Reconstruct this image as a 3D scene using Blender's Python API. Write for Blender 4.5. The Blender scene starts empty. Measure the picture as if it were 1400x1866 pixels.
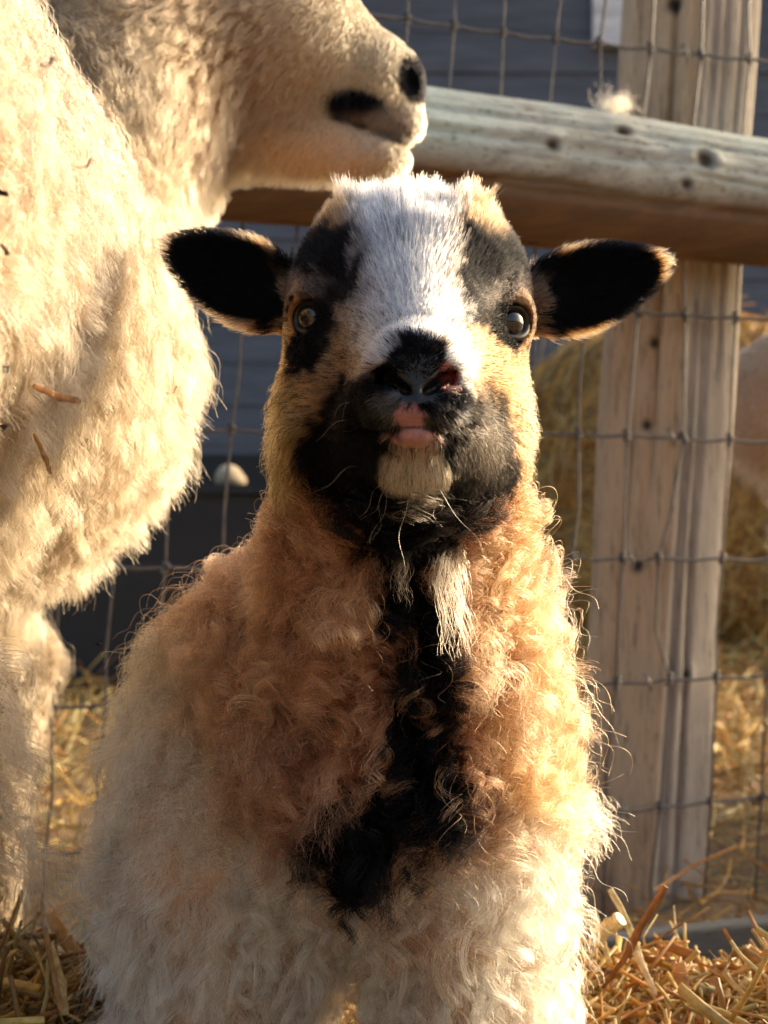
import bpy, math, random
import numpy as np
from mathutils import Vector, kdtree
rad = math.radians
S = bpy.context.scene
C = S.collection
RNG = np.random.default_rng(7)
random.seed(7)
f32 = np.float32

# ------------------------------------------------------------------ camera, world, sun, exposure
EYE = np.array([0.0, 0.0, 0.52]); FPX = 2900.0
def W(px, py, d):
    """a measured position: photo column/row and distance from the camera, in metres"""
    return np.array([(px-700.0)/FPX*d, d, EYE[2]-(py-933.0)/FPX*d])
def uv(P):
    d = np.maximum(P[:, 1], .2)
    return 700+P[:, 0]/d*FPX, 933-(P[:, 2]-EYE[2])/d*FPX
cam = bpy.data.objects.new('camera', bpy.data.cameras.new('camera'))
C.objects.link(cam); S.camera = cam
cam.location = EYE; cam.rotation_euler = (rad(90), 0, 0)
cam.data.sensor_fit = 'VERTICAL'; cam.data.sensor_height = 36; cam.data.sensor_width = 36
cam.data.lens = FPX/1866*36
cam.data.clip_start = .02; cam.data.clip_end = 400
cam.data.dof.use_dof = True; cam.data.dof.focus_distance = .80; cam.data.dof.aperture_fstop = 13.0

SUN_AZ, SUN_EL = rad(29), rad(19)          # azimuth measured from +X towards +Y (away from camera)
sd = Vector((math.cos(SUN_AZ)*math.cos(SUN_EL), math.sin(SUN_AZ)*math.cos(SUN_EL), math.sin(SUN_EL)))
w = bpy.data.worlds.new('World'); S.world = w; w.use_nodes = True
nt = w.node_tree; nt.nodes.clear()
sky = nt.nodes.new('ShaderNodeTexSky'); sky.sky_type = 'NISHITA'; sky.sun_disc = False
sky.sun_elevation = SUN_EL; sky.sun_rotation = rad(90)-SUN_AZ
sky.dust_density = 7.0; sky.ozone_density = .2; sky.air_density = 1.0
bg = nt.nodes.new('ShaderNodeBackground'); bg.inputs[1].default_value = 0.15
wo = nt.nodes.new('ShaderNodeOutputWorld')
nt.links.new(sky.outputs[0], bg.inputs[0]); nt.links.new(bg.outputs[0], wo.inputs[0])
sl = bpy.data.lights.new('sun', 'SUN'); sl.energy = 2.0; sl.angle = rad(.6); sl.color = (1.0, .79, .52)
so = bpy.data.objects.new('sun', sl); C.objects.link(so)
so.rotation_euler = (-sd).to_track_quat('-Z', 'Y').to_euler(); so.location = (2, 1, 2)
S.view_settings.view_transform = 'Standard'; S.view_settings.look = 'None'
S.view_settings.gamma = 1; S.view_settings.use_curve_mapping = False
S.view_settings.exposure = 1.17
cy = S.cycles
cy.max_bounces = 8; cy.diffuse_bounces = 4; cy.glossy_bounces = 5; cy.transmission_bounces = 8; cy.transparent_max_bounces = 8
cy.caustics_reflective = False; cy.caustics_refractive = False
cy.sample_clamp_indirect = 6.0
cy.use_denoising = True
cy.use_adaptive_sampling = True; cy.adaptive_threshold = .02
try: S.cycles_curves.shape = 'RIBBONS'; S.cycles_curves.subdivisions = 2
except Exception: pass

# ------------------------------------------------------------------ helpers
def tag(o, label=None, cat=None, group=None, kind=None):
    if label: o['label'] = label
    if cat: o['category'] = cat
    if group: o['group'] = group
    if kind: o['kind'] = kind
    return o
def empty(name, loc=(0, 0, 0)):
    o = bpy.data.objects.new(name, None); C.objects.link(o); o.location = loc; o.empty_display_size = .05
    return o
def link(name, data, parent=None):
    o = bpy.data.objects.new(name, data); C.objects.link(o)
    if parent is not None:
        o.parent = parent
        m = parent.matrix_world.copy()
        loc = Vector((0, 0, 0)); q = parent
        while q is not None: loc += q.location; q = q.parent
        o.location = -loc
    return o
def mesh(name, V, F, mat, parent=None, smooth=True, col=None, extra=None):
    me = bpy.data.meshes.new(name)
    V = np.asarray(V, f32); 
    if isinstance(F, np.ndarray):
        n, k = F.shape
        me.vertices.add(len(V)); me.vertices.foreach_set('co', V.ravel())
        me.loops.add(n*k); me.loops.foreach_set('vertex_index', F.astype(np.int32).ravel())
        me.polygons.add(n); me.polygons.foreach_set('loop_start', (np.arange(n)*k).astype(np.int32))
        me.polygons.foreach_set('loop_total', np.full(n, k, np.int32))
        me.update(calc_edges=True)
    else:
        me.from_pydata([tuple(map(float, v)) for v in V], [], [tuple(f) for f in F]); me.update()
    if smooth: me.polygons.foreach_set('use_smooth', np.ones(len(me.polygons), bool))
    if col is not None:
        a = me.color_attributes.new('coat', 'FLOAT_COLOR', 'POINT')
        c4 = np.ones((len(V), 4), f32); c4[:, :3] = col; a.data.foreach_set('color', c4.ravel())
    if extra:
        for k_, arr in extra.items():
            a = me.attributes.new(k_, 'FLOAT', 'POINT'); a.data.foreach_set('value', np.asarray(arr, f32))
    me.materials.append(mat)
    return link(name, me, parent)

class M:
    """small material builder"""
    def __init__(s, name):
        s.m = bpy.data.materials.new(name); s.m.use_nodes = True; s.t = s.m.node_tree; s.t.nodes.clear()
        s.out = s.n('OutputMaterial')
    def n(s, kind, **kw):
        x = s.t.nodes.new('ShaderNode'+kind)
        for k, v in kw.items():
            if k.startswith('i_'): x.inputs[k[2:].replace('_', ' ')].default_value = v
            else: setattr(x, k, v)
        return x
    def l(s, a, b): s.t.links.new(a, b)
    def bsdf(s, **kw):
        b = s.n('BsdfPrincipled')
        for k, v in kw.items(): b.inputs[k.replace('_', ' ')].default_value = v
        s.l(b.outputs[0], s.out.inputs[0]); s.b = b; return b
    def coord(s, scale=(1, 1, 1), rot=(0, 0, 0), which='Object'):
        c = s.n('TexCoord'); m = s.n('Mapping'); m.inputs['Scale'].default_value = scale; m.inputs['Rotation'].default_value = rot
        s.l(c.outputs[which], m.inputs[0]); return m.outputs[0]
    def noise(s, vec, scale, detail=5, rough=.6, dist=0):
        x = s.n('TexNoise'); x.inputs['Scale'].default_value = scale; x.inputs['Detail'].default_value = detail
        x.inputs['Roughness'].default_value = rough; x.inputs['Distortion'].default_value = dist
        if vec is not None: s.l(vec, x.inputs['Vector'])
        return x.outputs['Fac']
    def ramp(s, fac, stops, interp='LINEAR'):
        r = s.n('ValToRGB'); r.color_ramp.interpolation = interp
        e = r.color_ramp.elements
        while len(e) < len(stops): e.new(.5)
        for i, (p, c) in enumerate(stops):
            e[i].position = p; e[i].color = (c, c, c, 1) if isinstance(c, (int, float)) else (*c, 1)
        s.l(fac, r.inputs[0]); return r.outputs[0]
    def mix(s, fac, a, b, mode='MIX'):
        x = s.n('Mix'); x.data_type = 'RGBA'; x.blend_type = mode
        for v, i in ((fac, 0), (a, 6), (b, 7)):
            if hasattr(v, 'is_output') or hasattr(v, 'links'): s.l(v, x.inputs[i])
            else: x.inputs[i].default_value = v if i == 0 else ((*v, 1) if len(v) == 3 else v)
        return x.outputs[2]
    def bump(s, h, strength=.5, dist=.002):
        b = s.n('Bump'); b.inputs['Strength'].default_value = strength; b.inputs['Distance'].default_value = dist
        s.l(h, b.inputs['Height']); s.l(b.outputs[0], s.b.inputs['Normal']); return b

def hair_mat(name, rough=.35, radial=.5, coat=0.0, mode='H'):
    m = M(name); a = m.n('Attribute'); a.attribute_name = 'coat'
    h = m.n('BsdfHairPrincipled'); h.model = 'CHIANG'; h.parametrization = 'COLOR'
    m.l(a.outputs['Color'], h.inputs['Color'])
    h.inputs['IOR'].default_value = 1.35; h.inputs['Roughness'].default_value = rough; h.inputs['Radial Roughness'].default_value = radial
    h.inputs['Coat'].default_value = coat; h.inputs['Random Roughness'].default_value = .2
    lum = m.n('RGBToBW'); m.l(a.outputs['Color'], lum.inputs[0])
    rr = m.n('MapRange'); rr.inputs['From Min'].default_value = .004; rr.inputs['From Max'].default_value = .05
    rr.inputs['To Min'].default_value = .62; rr.inputs['To Max'].default_value = 0; m.l(lum.outputs[0], rr.inputs['Value'])
    df = m.n('BsdfDiffuse'); m.l(a.outputs['Color'], df.inputs[0]); mx = m.n('MixShader')
    m.l(rr.outputs[0], mx.inputs[0]); m.l(h.outputs[0], mx.inputs[1]); m.l(df.outputs[0], mx.inputs[2]); m.l(mx.outputs[0], m.out.inputs[0])
    return m.m

# ---- signed distance modelling on a rectilinear grid, then surface nets
class SDF:
    def __init__(s, xs, ys, zs):
        s.a = [np.asarray(v, f32) for v in (xs, ys, zs)]
        s.V = np.full([len(v) for v in s.a], .05, f32)
    def block(s, lo, hi):
        sl_ = []
        for k in range(3):
            i0 = max(0, int(np.searchsorted(s.a[k], lo[k]))-1); i1 = min(len(s.a[k]), int(np.searchsorted(s.a[k], hi[k]))+1)
            if i1 <= i0: return None, None
            sl_.append(slice(i0, i1))
        g = (s.a[0][sl_[0]][:, None, None], s.a[1][sl_[1]][None, :, None], s.a[2][sl_[2]][None, None, :])
        return tuple(sl_), g
    def put(s, lo, hi, fn, k, sub=False):
        pad = k+.004
        b, g = s.block(np.minimum(lo, hi)-pad, np.maximum(lo, hi)+pad)
        if b is None: return
        d = fn(*g).astype(f32); v = s.V[b]
        if sub:
            d = -d; h = np.maximum(k-np.abs(v-d), 0)/k; s.V[b] = np.maximum(v, d)+h*h*k*.25
        else:
            h = np.maximum(k-np.abs(v-d), 0)/k; s.V[b] = np.minimum(v, d)-h*h*k*.25
    def ell(s, c, r, k=.012, R=None, sub=False, taper=0.):
        c = np.asarray(c, float); r = np.asarray(r, float)
        R = np.eye(3) if R is None else np.asarray(R, float)   # rows = local axes
        ext = np.abs(R.T) @ r
        def fn(x, y, z):
            X = x-c[0]; Y = y-c[1]; Z = z-c[2]
            q = [R[i, 0]*X+R[i, 1]*Y+R[i, 2]*Z for i in range(3)]
            if taper: q[1] = q[1]/np.clip(1-taper*q[0]/r[0], .35, 1.6)
            k0 = np.sqrt(sum((q[i]/r[i])**2 for i in range(3)))
            k1 = np.sqrt(sum((q[i]/r[i]**2)**2 for i in range(3)))+1e-9
            return k0*(k0-1)/k1
        s.put(c-ext, c+ext, fn, k, sub)
    def cone(s, a, b, ra, rb, k=.015, sub=False):
        a = np.asarray(a, float); b = np.asarray(b, float); ab = b-a; L2 = ab@ab
        lo = np.minimum(a-ra, b-rb); hi = np.maximum(a+ra, b+rb)
        def fn(x, y, z):
            t = np.clip(((x-a[0])*ab[0]+(y-a[1])*ab[1]+(z-a[2])*ab[2])/L2, 0, 1)
            return np.sqrt((x-a[0]-t*ab[0])**2+(y-a[1]-t*ab[1])**2+(z-a[2]-t*ab[2])**2)-(ra+(rb-ra)*t)
        s.put(lo, hi, fn, k, sub)
    def surface(s):
        V = s.V; nx, ny, nz = V.shape; neg = V < 0
        cnt = np.zeros((nx-1, ny-1, nz-1), np.int8)
        for i in (0, 1):
            for j in (0, 1):
                for k in (0, 1): cnt += neg[i:nx-1+i, j:ny-1+j, k:nz-1+k]
        act = (cnt > 0) & (cnt < 8); I, J, K = np.nonzero(act)
        idx = np.full(act.shape, -1, np.int32); idx[I, J, K] = np.arange(len(I))
        acc = np.zeros((len(I), 3)); num = np.zeros(len(I))
        cs = [(i, j, k) for i in (0, 1) for j in (0, 1) for k in (0, 1)]
        for a in cs:
            for b in cs:
                if sum(abs(p-q) for p, q in zip(a, b)) != 1 or a > b: continue
                va = V[I+a[0], J+a[1], K+a[2]]; vb = V[I+b[0], J+b[1], K+b[2]]
                m = (va < 0) != (vb < 0); t = np.where(m, va/(va-vb+1e-12), 0)
                for ax, ii in enumerate((I, J, K)):
                    pa = s.a[ax][ii+a[ax]]; pb = s.a[ax][ii+b[ax]]
                    acc[:, ax] += np.where(m, pa+(pb-pa)*t, 0)
                num += m
        P = acc/num[:, None]
        F = []
        for ax in range(3):
            o1, o2 = [(1, 2), (2, 0), (0, 1)][ax]
            sh = [slice(None)]*3; sh2 = [slice(None)]*3; sh[ax] = slice(0, -1); sh2[ax] = slice(1, None)
            A = neg[tuple(sh)]; B = neg[tuple(sh2)]
            e = np.argwhere(A != B)
            ok = (e[:, o1] > 0) & (e[:, o2] > 0) & (e[:, o1] < V.shape[o1]-1) & (e[:, o2] < V.shape[o2]-1); e = e[ok]
            def cell(d1, d2):
                q = e.copy(); q[:, o1] += d1; q[:, o2] += d2; return idx[q[:, 0], q[:, 1], q[:, 2]]
            q = np.stack([cell(-1, -1), cell(0, -1), cell(0, 0), cell(-1, 0)], 1)
            inside = A[e[:, 0], e[:, 1], e[:, 2]]
            q[~inside] = q[~inside][:, ::-1]; F.append(q)
        F = np.concatenate(F)
        return P.astype(f32), F
def vnormals(P, F):
    n = np.cross(P[F[:, 2]]-P[F[:, 0]], P[F[:, 3]]-P[F[:, 1]])
    N = np.zeros_like(P); 
    for k in range(4): np.add.at(N, F[:, k], n)
    return N/(np.linalg.norm(N, axis=1, keepdims=True)+1e-12)
def relax(P, F, it=2, lam=.5):
    for _ in range(it):
        A = np.zeros_like(P); c = np.zeros(len(P))
        for k in range(4):
            a, b = F[:, k], F[:, (k+1) % 4]
            np.add.at(A, a, P[b]); np.add.at(A, b, P[a]); np.add.at(c, a, 1); np.add.at(c, b, 1)
        P = P+lam*(A/np.maximum(c, 1)[:, None]-P)
    return P.astype(f32)
def axis(segs):
    """segs: [(start, step), ..., end]"""
    out = []
    for i in range(len(segs)-1):
        a, st = segs[i]; b = segs[i+1][0] if isinstance(segs[i+1], tuple) else segs[i+1]
        n = max(1, int(round((b-a)/st))); out.append(a+(b-a)*np.arange(n)/n)
    out.append([segs[-1]]); return np.concatenate(out)
def sample(P, F, N, dens, cap=None):
    """points on the skin; dens(P,N) in hairs per square metre"""
    T = np.concatenate([F[:, [0, 1, 2]], F[:, [0, 2, 3]]])
    a, b, c = P[T[:, 0]], P[T[:, 1]], P[T[:, 2]]
    A = .5*np.linalg.norm(np.cross(b-a, c-a), axis=1); ctr = (a+b+c)/3
    nn = N[T].mean(1); ex = A*dens(ctr, nn); tot = ex.sum(); n = int(tot)
    if cap and n > cap: n = cap
    if n == 0: return np.zeros((0, 3)), np.zeros((0, 3))
    t = RNG.choice(len(T), n, p=ex/tot)
    r1 = np.sqrt(RNG.random(n)); r2 = RNG.random(n)
    wa, wb, wc = 1-r1, r1*(1-r2), r1*r2
    X = a[t]*wa[:, None]+b[t]*wb[:, None]+c[t]*wc[:, None]
    NN = N[T[t, 0]]*wa[:, None]+N[T[t, 1]]*wb[:, None]+N[T[t, 2]]*wc[:, None]
    return X, NN/(np.linalg.norm(NN, axis=1, keepdims=True)+1e-9)
def unit(v): return v/(np.linalg.norm(v, axis=-1, keepdims=True)+1e-9)
def sst(a, b, x):
    t = np.clip((x-a)/(b-a), 0, 1); return t*t*(3-2*t)

# cheap smooth 3-D noise (sum of random sine waves)
def snoise(P, freq, seed, n=14):
    r = np.random.default_rng(seed); out = np.zeros(len(P))
    for i in range(n):
        d = unit(r.normal(size=3)); out += np.sin(P@d*freq*2*np.pi*r.uniform(.5, 1.6)+r.uniform(0, 6.28))
    return out/np.sqrt(n/2)

def strands(X, N, comb, L, K, lean0=.3, lean1=.9, grav=0., curl=0., turns=0., frizz=0., phase=None, hand=None, ramp=.25, spread=None):
    """grow strands; returns (n,K,3)"""
    n = len(X); L = np.broadcast_to(L, (n,)); t = np.linspace(0, 1, K)
    if spread is None: spread = .12
    jit = RNG.normal(size=(n, 3))*np.broadcast_to(spread, (n,))[:, None]
    Cd = unit(comb)
    Q = np.zeros((n, K, 3)); D = np.zeros((n, K, 3)); p = X.copy()
    lean0 = np.broadcast_to(lean0, (n,)); lean1 = np.broadcast_to(lean1, (n,)); grav = np.broadcast_to(grav, (n,))
    for k in range(K):
        wv = (lean0+(lean1-lean0)*t[k])[:, None]
        d = unit(N*(1-wv)+Cd*wv+jit+np.array([0, 0, -1.])*(grav*t[k])[:, None])
        if k: p = p+d*(L/(K-1))[:, None]
        Q[:, k] = p; D[:, k] = d
    if np.any(np.asarray(curl) > 0):
        up = np.array([.13, .31, .94]); U = unit(np.cross(D, up)); Vv = np.cross(D, U)
        ph = RNG.random(n)*6.283 if phase is None else phase
        hd = np.where(RNG.random(n) < .5, 1., -1.) if hand is None else hand
        am = np.broadcast_to(curl, (n,)); tu = np.broadcast_to(turns, (n,))
        for k in range(K):
            an = ph+hd*tu*6.283*t[k]; r = am*sst(0, ramp, t[k])
            Q[:, k] += U[:, k]*(r*(np.cos(an)-np.cos(ph)*(1-t[k])))[:, None]+Vv[:, k]*(r*(np.sin(an)-np.sin(ph)*(1-t[k])))[:, None]
    if np.any(np.asarray(frizz) > 0):
        fz = np.broadcast_to(frizz, (n,))
        z = RNG.normal(size=(n, K, 3)); z[:, 0] = 0
        for _ in range(2): z[:, 1:-1] = (z[:, :-2]+z[:, 1:-1]*2+z[:, 2:])/4
        Q += z*fz[:, None, None]*t[None, :, None]*2
    return Q
def nearest(G, X):
    kd = kdtree.KDTree(len(G))
    for i, g in enumerate(G): kd.insert(g, i)
    kd.balance(); f = kd.find
    return np.fromiter((f(x)[1] for x in X), int, len(X))
def clumped(Q, X, GQ, GX, gi, amt, keep=.25):
    """pull strands Q to guide strands GQ, growing towards the tip"""
    n, K, _ = Q.shape; t = np.linspace(0, 1, K)
    am = np.broadcast_to(amt, (n,))
    c = am[:, None]*sst(0, .55, t)[None]
    off = (X-GX[gi])[:, None, :]*(keep+(1-keep)*(1-t)[None, :, None])
    tgt = GQ[gi]+off
    return Q*(1-c[..., None])+tgt*c[..., None]
def curves(name, Q, rad_root, rad_tip, col, mat, parent, tipmul=1.0, label=None):
    n, K, _ = Q.shape
    cu = bpy.data.hair_curves.new(name); cu.add_curves([K]*n)
    cu.points.foreach_set('position', Q.astype(f32).ravel())
    t = np.linspace(0, 1, K)
    rr = np.broadcast_to(rad_root, (n,))[:, None]*(1-t)[None]+np.broadcast_to(rad_tip, (n,))[:, None]*t[None]
    cu.points.foreach_set('radius', rr.astype(f32).ravel())
    a = cu.attributes.new('coat', 'FLOAT_COLOR', 'POINT')
    c4 = np.ones((n, K, 4), f32)
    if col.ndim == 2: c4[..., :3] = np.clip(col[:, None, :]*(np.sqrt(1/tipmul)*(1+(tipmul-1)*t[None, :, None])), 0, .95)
    else: c4[..., :3] = col
    a.data.foreach_set('color', c4.ravel())
    cu.materials.append(mat)
    o = link(name, cu, parent)
    if label: o['label'] = label
    return o
def facing(P, N):
    return np.einsum('ij,ij->i', N, unit(EYE[None]-P))
def seen(P, N, lo=.12, a=-.45, b=-.1, margin=160):
    """fewer hairs on the far side and well off frame"""
    u, v = uv(P); f = facing(P, N)
    k = lo+(1-lo)*sst(a, b, f)
    ofx = np.maximum(np.maximum(-u, u-1400), 0); ofy = np.maximum(np.maximum(-v, v-1866), 0)
    return k*np.where((ofx+ofy) > margin, .06, 1.0)
# ------------------------------------------------------------------ ground
def gh(x, y):
    b = .205*(1-sst(1.0, 1.58, y+.12*np.sin(x*5+1)*.4)); n = .012*np.sin(x*9+y*5)+.010*np.sin(x*17-y*13+2)+.006*np.sin(x*37+y*29)
    return b+n*np.exp(-((y-1)/3)**2)*1.2-.012-.12*np.exp(-((x+.03)/.19)**4-((y-.72)/.27)**4)
gx = np.concatenate([np.linspace(-60, -4, 16)[:-1], np.linspace(-4, 4, 161), np.linspace(4, 60, 16)[1:]])
gy = np.concatenate([np.linspace(-30, -1, 10)[:-1], np.linspace(-1, 6, 141), np.linspace(6, 120, 20)[1:]])
XX, YY = np.meshgrid(gx, gy, indexing='ij'); ZZ = gh(XX, YY)
ni, nj = XX.shape; ii = np.arange(ni*nj).reshape(ni, nj)
GF = np.stack([ii[:-1, :-1], ii[1:, :-1], ii[1:, 1:], ii[:-1, 1:]], -1).reshape(-1, 4)
m = M('earth'); b = m.bsdf(Roughness=.95); c = m.coord()
n1 = m.noise(c, 3.0, 6, .65); n2 = m.noise(c, 60, 6, .7)
col = m.mix(m.ramp(n1, [(.35, 0), (.65, 1)]), (.12, .08, .045), (.30, .20, .10))
col = m.mix(m.ramp(n2, [(.4, 0), (.7, 1)]), col, (.46, .32, .16)); m.l(col, b.inputs['Base Color']); m.bump(n2, .8, .01)
tag(mesh('ground', np.stack([XX, YY, ZZ], -1).reshape(-1, 3), GF, m.m), kind='structure')

# ------------------------------------------------------------------ straw
def straw_material():
    m = M('straw'); b = m.bsdf(Roughness=.45); b.inputs['Specular IOR Level'].default_value = .6
    a = m.n('Attribute'); a.attribute_name = 'coat'; c = m.coord((1, 1, 1)); nz = m.noise(c, 180, 4)
    m.l(m.mix(1.0, a.outputs['Color'], m.ramp(nz, [(.3, .65), (.7, 1.15)]), 'MULTIPLY'), b.inputs['Base Color'])
    t = m.n('BsdfTranslucent'); m.l(a.outputs['Color'], t.inputs[0]); x = m.n('MixShader'); x.inputs[0].default_value = .22
    m.l(b.outputs[0], x.inputs[1]); m.l(t.outputs[0], x.inputs[2]); m.l(x.outputs[0], m.out.inputs[0]); return m.m
STRAW = straw_material()
SCOL = np.array([1, .97, .68])*np.array([(.85, .60, .25), (.80, .48, .15), (.88, .68, .34), (.66, .36, .11), (.55, .25, .07), (.72, .54, .28), (.42, .24, .10), (.86, .76, .50)])
def straws(name, P0, D, L, Wd, col, parent=None, bend=.15, seg=3):
    """flattened hollow stalks: 6-sided tubes bent along their length"""
    n = len(P0); D = unit(D); sd_ = unit(np.cross(D, RNG.normal(size=(n, 3)))); up = np.cross(sd_, D)
    bv = RNG.normal(size=(n, 3))*bend; ks = 6; V = np.zeros((n, seg+1, ks, 3))
    kink = RNG.random(n) < .25
    for i in range(seg+1):
        t = i/seg; c = P0+D*(L*t)[:, None]+bv*(L*(t*t))[:, None]
        c = np.where((kink & (i == seg))[:, None], c+sd_*(L*.25)[:, None]-D*(L*.12)[:, None], c)
        for k in range(ks):
            a = 2*math.pi*k/ks
            V[:, i, k] = c+sd_*(Wd*.5*math.cos(a))[:, None]+up*(Wd*.28*math.sin(a))[:, None]
    b0 = (np.arange(n)*(seg+1)*ks)[:, None]; q = []
    for i in range(seg):
        for k in range(ks): q.append([i*ks+k, i*ks+(k+1) % ks, (i+1)*ks+(k+1) % ks, (i+1)*ks+k])
    for i in (0, seg): q.append([i*ks+0, i*ks+1, i*ks+2, i*ks+3]); q.append([i*ks+0, i*ks+3, i*ks+4, i*ks+5])
    F = (b0[:, None, :]+np.array(q)[None]).reshape(-1, 4)
    cv = np.repeat(col, (seg+1)*ks, axis=0)
    return mesh(name, V.reshape(-1, 3), F, STRAW, parent, smooth=False, col=cv)
def scatter(n, x0, x1, y0, y1, Lr, Wr, lift, tilt, colw=None, ok=None):
    x = RNG.uniform(x0, x1, n); y = RNG.uniform(y0, y1, n)
    if ok is not None: k = ok(x, y); x, y = x[k], y[k]
    n = len(x); a = RNG.random(n)*6.283; e = RNG.normal(size=n)*tilt
    D = np.stack([np.cos(a)*np.cos(e), np.sin(a)*np.cos(e), np.abs(np.sin(e))], 1)
    P = np.stack([x, y, gh(x, y)+RNG.random(n)**1.5*lift], 1)
    L = RNG.uniform(*Lr, n)*(.6+.8*RNG.random(n)); Wd = RNG.uniform(*Wr, n)
    c = SCOL[RNG.choice(len(SCOL), n, p=colw)]*RNG.uniform(.65, 1.1, n)[:, None]
    return P, D, L, Wd, c
A = scatter(16000, -.75, .85, .70, 1.50, (.018, .060), (.0018, .0048), .035, .45)
B = scatter(15000, -2.2, 2.4, 1.9, 5.8, (.06, .16), (.003, .007), .07, .45, ok=lambda x, y: (y > 2.35+.15*np.sin(x*4)) | (RNG.random(len(x)) < .12))
D_ = scatter(900, -.8, .9, 1.5, 2.35, (.06, .14), (.002, .004), .03, .25, colw=[.05, .1, .05, .2, .2, .1, .3, 0])  # sparse browner straw, painting in the shaded strip at the fence
F_ = scatter(14000, -.5, .6, .75, 1.45, (.006, .020), (.0012, .0034), .040, .5)
H_ = scatter(450, -.6, .7, .75, 1.45, (.020, .050), (.0070, .0115), .040, .4)
P, D, L, Wd, c = [np.concatenate(q) for q in zip(A, B, D_, F_, H_)]
tag(straws('straw_bedding', P, D, L, Wd, np.clip(c, 0, .9)), kind='stuff')

# ------------------------------------------------------------------ barn far behind
def box_vf(x0, x1, y0, y1, z0, z1):
    V = [(x, y, z) for x in (x0, x1) for y in (y0, y1) for z in (z0, z1)]
    F = [(0, 1, 3, 2), (4, 6, 7, 5), (0, 4, 5, 1), (2, 3, 7, 6), (0, 2, 6, 4), (1, 5, 7, 3)]
    return V, F
def paint_mat(name, colr, rough=.6, sc=(1, 1, 8), amt=.25):
    m = M(name); b = m.bsdf(Roughness=rough); c = m.coord(sc); nz = m.noise(c, 3, 6)
    m.l(m.mix(1.0, colr, m.ramp(nz, [(.3, 1-amt), (.7, 1+amt)]), 'MULTIPLY'), b.inputs['Base Color']); m.bump(nz, .2, .004); return m.m
barn = empty('barn', (0, 9.2, 0)); tag(barn, 'dark blue grey barn wall of lapped boards out of focus beyond the fence', 'barn')
bm_ = paint_mat('barn_paint', (.105, .118, .150)); bw = paint_mat('window_white', (.75, .77, .80)); bd = paint_mat('dark_opening', (.012, .014, .018))
gw = paint_mat('foundation', (.05, .045, .04))
for i in range(15):
    z0 = .42+i*.24
    V, F = box_vf(-4.2, 6.5, 9.2-.004*(i % 2), 9.26, z0, z0+.24-.003)
    V = np.array(V); V[(V[:, 1] < 9.25) & (V[:, 2] > z0+.1), 1] += .010
    mesh('siding_board', V, F, bm_, barn, smooth=False)
V, F = box_vf(-4.2, 6.5, 9.23, 9.5, -.1, .416); mesh('foundation', V, F, gw, barn, smooth=False)
V, F = box_vf(-1.34, -.62, 9.12, 9.17, .0, .85); mesh('door', V, F, bd, barn, smooth=False)
def frame(name, x0, x1, z0, z1, y0, y1, t, mat, parent):
    V = []; F = []
    for (a, b_, c_, d_) in ((x0, x1, z0, z0+t), (x0, x1, z1-t, z1), (x0, x0+t, z0+t, z1-t), (x1-t, x1, z0+t, z1-t)):
        v, f = box_vf(a, b_, y0, y1, c_, d_); F += [tuple(i+len(V) for i in q) for q in f]; V += v
    return mesh(name, np.array(V), F, mat, parent, smooth=False)
wf = frame('window', 1.20, 1.52, 3.20, 4.0, 9.12, 9.18, .05, bw, barn)
V, F = box_vf(1.255, 1.465, 9.15, 9.17, 3.26, 3.94)
mesh('pane', V, F, bw, wf, smooth=False)
V, F = box_vf(-4.4, 6.7, 8.9, 9.8, 4.05, 4.2); mesh('roof', V, F, bd, barn, smooth=False)

# ------------------------------------------------------------------ the fence: post, rail, woven wire
def fdepth(px):
    # plane of the wire: through (-.368,1.78) along (.802,.32)
    t = (px-700)/FPX; s_ = (.368+t*1.78)/(.802-t*.32); return 1.78+.32*s_
def FPt(px, py, off=0.):
    d = fdepth(px)+off; return W(px, py, d)
def fpos(s_, z): return np.array([-.368+.9288*s_, 1.78+.3706*s_, z])   # s along the fence in metres
def fs(px): d = fdepth(px); return ((px-700)/FPX*d+.368)/.9288
fence = empty('wire_fence', (.35, 2.1, 0)); tag(fence, 'rustic fence of round rail, hewn post and rusty woven stock wire', 'fence')
def wood(name, c1, c2, c3, axis_scale, knots=True, split=None, under=False):
    m = M(name); b = m.bsdf(Roughness=.82); c = m.coord(axis_scale)
    n1 = m.noise(c, 8, 8, .7, .4); n2 = m.noise(c, 34, 6, .75, .2); cc = m.coord((1, 1, 1)); n3 = m.noise(cc, 5, 4, .6)
    col = m.mix(m.ramp(n1, [(.32, 0), (.62, 1)]), c1, c2); col = m.mix(m.ramp(n3, [(.42, 0), (.62, 1)]), col, c3)
    crack = m.ramp(n2, [(.34, .22), (.46, 1)]); col = m.mix(1.0, col, crack, 'MULTIPLY')
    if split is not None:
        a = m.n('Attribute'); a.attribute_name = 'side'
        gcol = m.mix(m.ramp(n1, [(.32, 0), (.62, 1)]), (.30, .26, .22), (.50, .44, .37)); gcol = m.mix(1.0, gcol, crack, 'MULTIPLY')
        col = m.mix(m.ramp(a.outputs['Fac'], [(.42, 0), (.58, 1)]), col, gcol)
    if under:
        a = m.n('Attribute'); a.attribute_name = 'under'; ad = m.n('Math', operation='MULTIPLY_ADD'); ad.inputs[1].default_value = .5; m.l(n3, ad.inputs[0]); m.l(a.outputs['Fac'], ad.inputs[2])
        under_shade = m.mix(m.ramp(n1, [(.32, 0), (.62, 1)]), (.20, .115, .06), (.11, .07, .045))  # brown underside, darkened further to paint the shade of the lower half
        col = m.mix(m.ramp(ad.outputs[0], [(.22, 0), (.62, 1)]), col, under_shade)
    at = m.n('Attribute'); at.attribute_name = 'knot'; col = m.mix(m.ramp(at.outputs['Fac'], [(.1, 0), (.8, 1)]), col, (.045, .03, .02))
    m.l(col, b.inputs['Base Color']); h = m.mix(.5, n1, n2); m.bump(h, .9, .004); return m.m
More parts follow.
